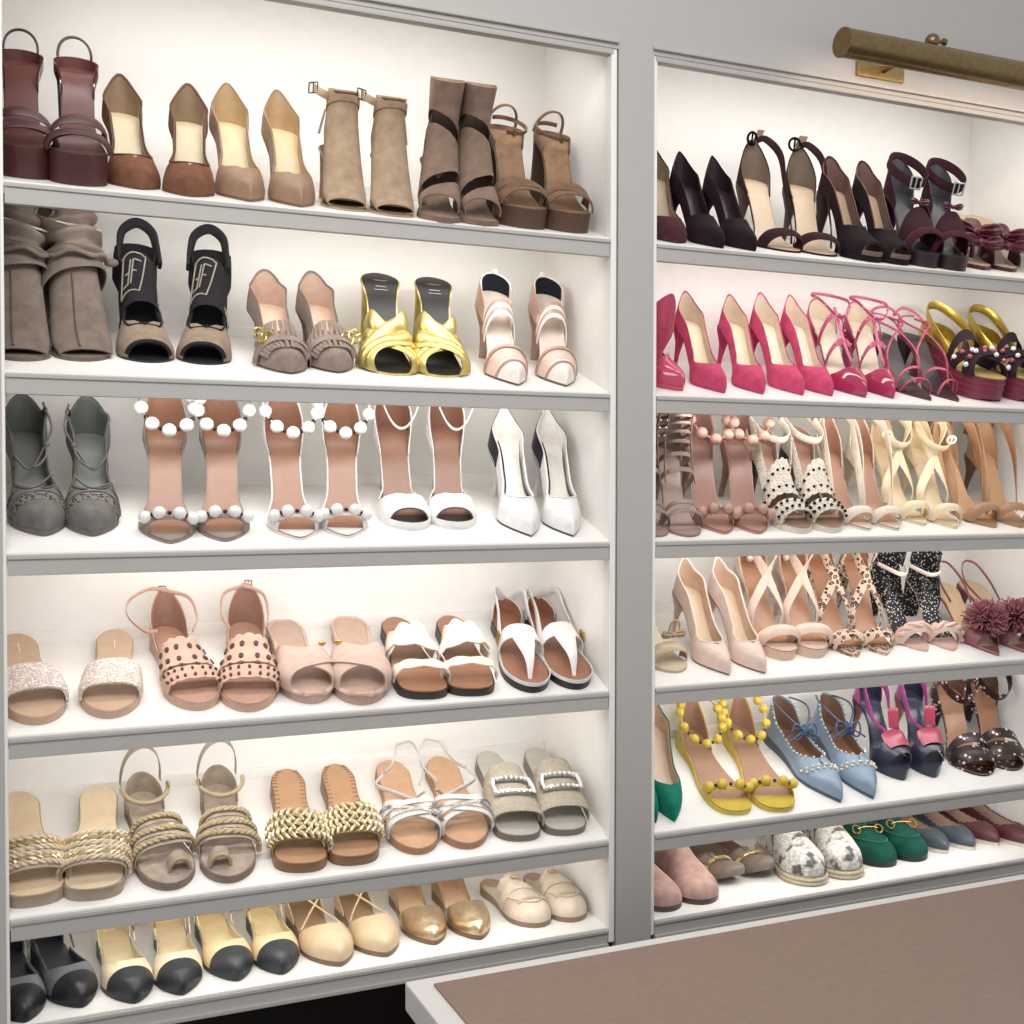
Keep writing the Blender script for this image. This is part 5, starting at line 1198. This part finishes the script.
# ------------------------------------------------------------------ room shell
def struct(name, bm, m):
    o = finish(name, bm, m, None, False); o['kind'] = 'structure'; return o
struct('floor', bm_box((.9, -1.3, -.02), (6, 3.6, .04)), mat('#5b4a3c', 'wood'))
struct('wall_back', bm_box((.9, .42, 1.35), (6, .09, 2.7)), mat('#c9c5bf', 'paint'))
# ------------------------------------------------------------------ island counter
isl = thing('island_counter', 'low white counter with mauve brown inset top in front of the cabinet', 'counter', (1.18, -.85, 0))
hI = Z0-.600; ix0, ix1, iy0, iy1 = .4312, 1.95, -1.40, -.268
def ipart(name, c, s, m, bev=.002, parent=None):
    return finish(name, bm_box((c[0]-1.18, c[1]+.85, c[2]), s, bev=bev), m, parent or isl, False)
cx_, cy_ = (ix0+ix1)/2, (iy0+iy1)/2
ipart('countertop', (cx_, cy_, hI-.0175), (ix1-ix0, iy1-iy0, .035), mat('#dedad4', 'paint'), .003)
ipart('inset_pad', (cx_+.002, cy_-.002, hI+.0005), (ix1-ix0-.052, iy1-iy0-.044, .005), mat('#947b6c', 'matte'), .002)
ipart('body', (cx_+.02, cy_-.02, (hI-.035)/2), (ix1-ix0-.14, iy1-iy0-.14, hI-.036), mat('#3a322d', 'paint'))
# ------------------------------------------------------------------ brass picture light
LX0, LX1, LY, LZ, LR = 1.212, 2.0, -.10, .7005, .0225
pl = thing('picture_light', 'aged brass tube picture light over the right shelves', 'lamp', ((LX0+LX1)/2, LY, Z0+LZ))
def lpart(name, bm, m, parent=None, smooth=True):
    for v in bm.verts: v.co -= Vector(((LX0+LX1)/2, LY, LZ))
    return finish(name, bm, m, parent or pl, smooth, 40)
brass = mat('#8f7549', 'brushed')
bm = bmesh.new(); n = 20; rings = []
for x in (LX0, LX1):
    out = [Vector((x, LY+LR*math.cos(a), LZ+LR*math.sin(a))) for a in [math.radians(-15+300*j/n) for j in range(n+1)]]
    inn = [Vector((x, LY+(LR-.002)*math.cos(a), LZ+(LR-.002)*math.sin(a))) for a in [math.radians(-15+300*j/n) for j in range(n+1)][::-1]]
    rings.append(out+inn)
bm = bm_loft(rings); lpart('shade', bm, brass)
for x in (LX0-.001, LX1+.001): lpart('end_cap', bm_tube([Vector((x-.002, LY, LZ)), Vector((x+.002, LY, LZ))], LR+.0008, 24), brass)
lpart('mount_plate', bm_box((1.366, -.006, .709), (.100, .006, .030), bev=.001), mat('#b3935a', 'brushed'))
for x in (1.372,):
    lpart('arm', bm_tube([Vector((x, -.006, .709)), Vector((x, -.05, .714)), Vector((x, -.082, .716))], .006, 10), brass)
lpart('knob', bm_ball(.012, 3, (1.402, LY+.01, LZ+LR+.012)), brass)
lpart('knob_post', bm_tube([Vector((1.402, LY+.01, LZ+LR-.004)), Vector((1.402, LY+.01, LZ+LR+.008))], .006, 10), brass)
lpart('thumb_screw', bm_tube([Vector((1.402, LY+.01, LZ+LR+.012)), Vector((1.420, LY+.006, LZ+LR+.012)), Vector((1.421, LY+.006, LZ+LR+.012)), Vector((1.426, LY+.006, LZ+LR+.012))], lambda u: .003 if u < .5 else .006, 10), brass)
# ------------------------------------------------------------------ light
def area(name, loc, rot, sx, sy, watt, col):
    l = bpy.data.lights.new(name, 'AREA'); l.shape = 'RECTANGLE'; l.size = sx; l.size_y = sy; l.energy = watt; l.color = col
    o = bpy.data.objects.new(name, l); C.objects.link(o); o.location = loc; o.rotation_euler = rot; return o
WARM = (1, .98, .95)
for a, b in ((XL, X1), (X2, XR)):
    for k in range(6):       # a light strip under the front edge of the board above every shelf
        zt = (SHELF_Z[k-1]-.0285 if k else TOP-.012)
        hgt = zt-SHELF_Z[k]
        area('shelf_light', ((a+b)/2, .020, zt+Z0), (math.radians(55), 0, 0), b-a-.12, .014, LIGHTW*(.55+1.9*hgt), WARM)
        area('added_wall_fill', ((a+b)/2, .115, zt+Z0+(.027 if k else .06)), (math.radians(38), 0, 0), b-a-.12, .014, LIGHTB*(.55+1.9*hgt), WARM)  # unseen second strip, added as fill to brighten the back wall
area('picture_light_bulb', ((LX0+LX1)/2, LY+.010, Z0+LZ-.010), (math.radians(45), 0, 0), LX1-LX0-.04, .016, .6, (1, .82, .66))
area('room_ceiling_light', (.25, -1.35, Z0+1.2), (math.radians(28), 0, 0), 1.4, .7, ROOMW, (1, .97, .93))
w = bpy.data.worlds.new('world'); bpy.context.scene.world = w; w.use_nodes = True
bg = w.node_tree.nodes['Background']; bg.inputs['Color'].default_value = (.92, .95, 1, 1); bg.inputs['Strength'].default_value = WORLD
# ------------------------------------------------------------------ camera (looks along the wall, slightly down)
cam = bpy.data.cameras.new('camera'); co = bpy.data.objects.new('camera', cam); C.objects.link(co)
cam.sensor_fit = 'HORIZONTAL'; cam.sensor_width = 36; cam.lens = 36*1164.03/1024; cam.clip_start = .02
co.location = (0, -1.6, Z0)
th, pi_, ro = .40514, -.022802, -.001355
f = Vector((math.sin(th)*math.cos(pi_), math.cos(th)*math.cos(pi_), math.sin(pi_)))
r = Vector((math.cos(th), -math.sin(th), 0)); u = r.cross(f)
r2 = r*math.cos(ro)-u*math.sin(ro)*-1*-1; u2 = r.cross(f)*math.cos(ro)+r*math.sin(ro)
M = Matrix(((r2.x, u2.x, -f.x), (r2.y, u2.y, -f.y), (r2.z, u2.z, -f.z))).to_4x4(); M.translation = co.location
co.matrix_world = M
sc = bpy.context.scene; sc.camera = co
sc.view_settings.view_transform = 'Standard'; sc.view_settings.look = 'None'; sc.view_settings.gamma = 1; sc.view_settings.exposure = EXPO
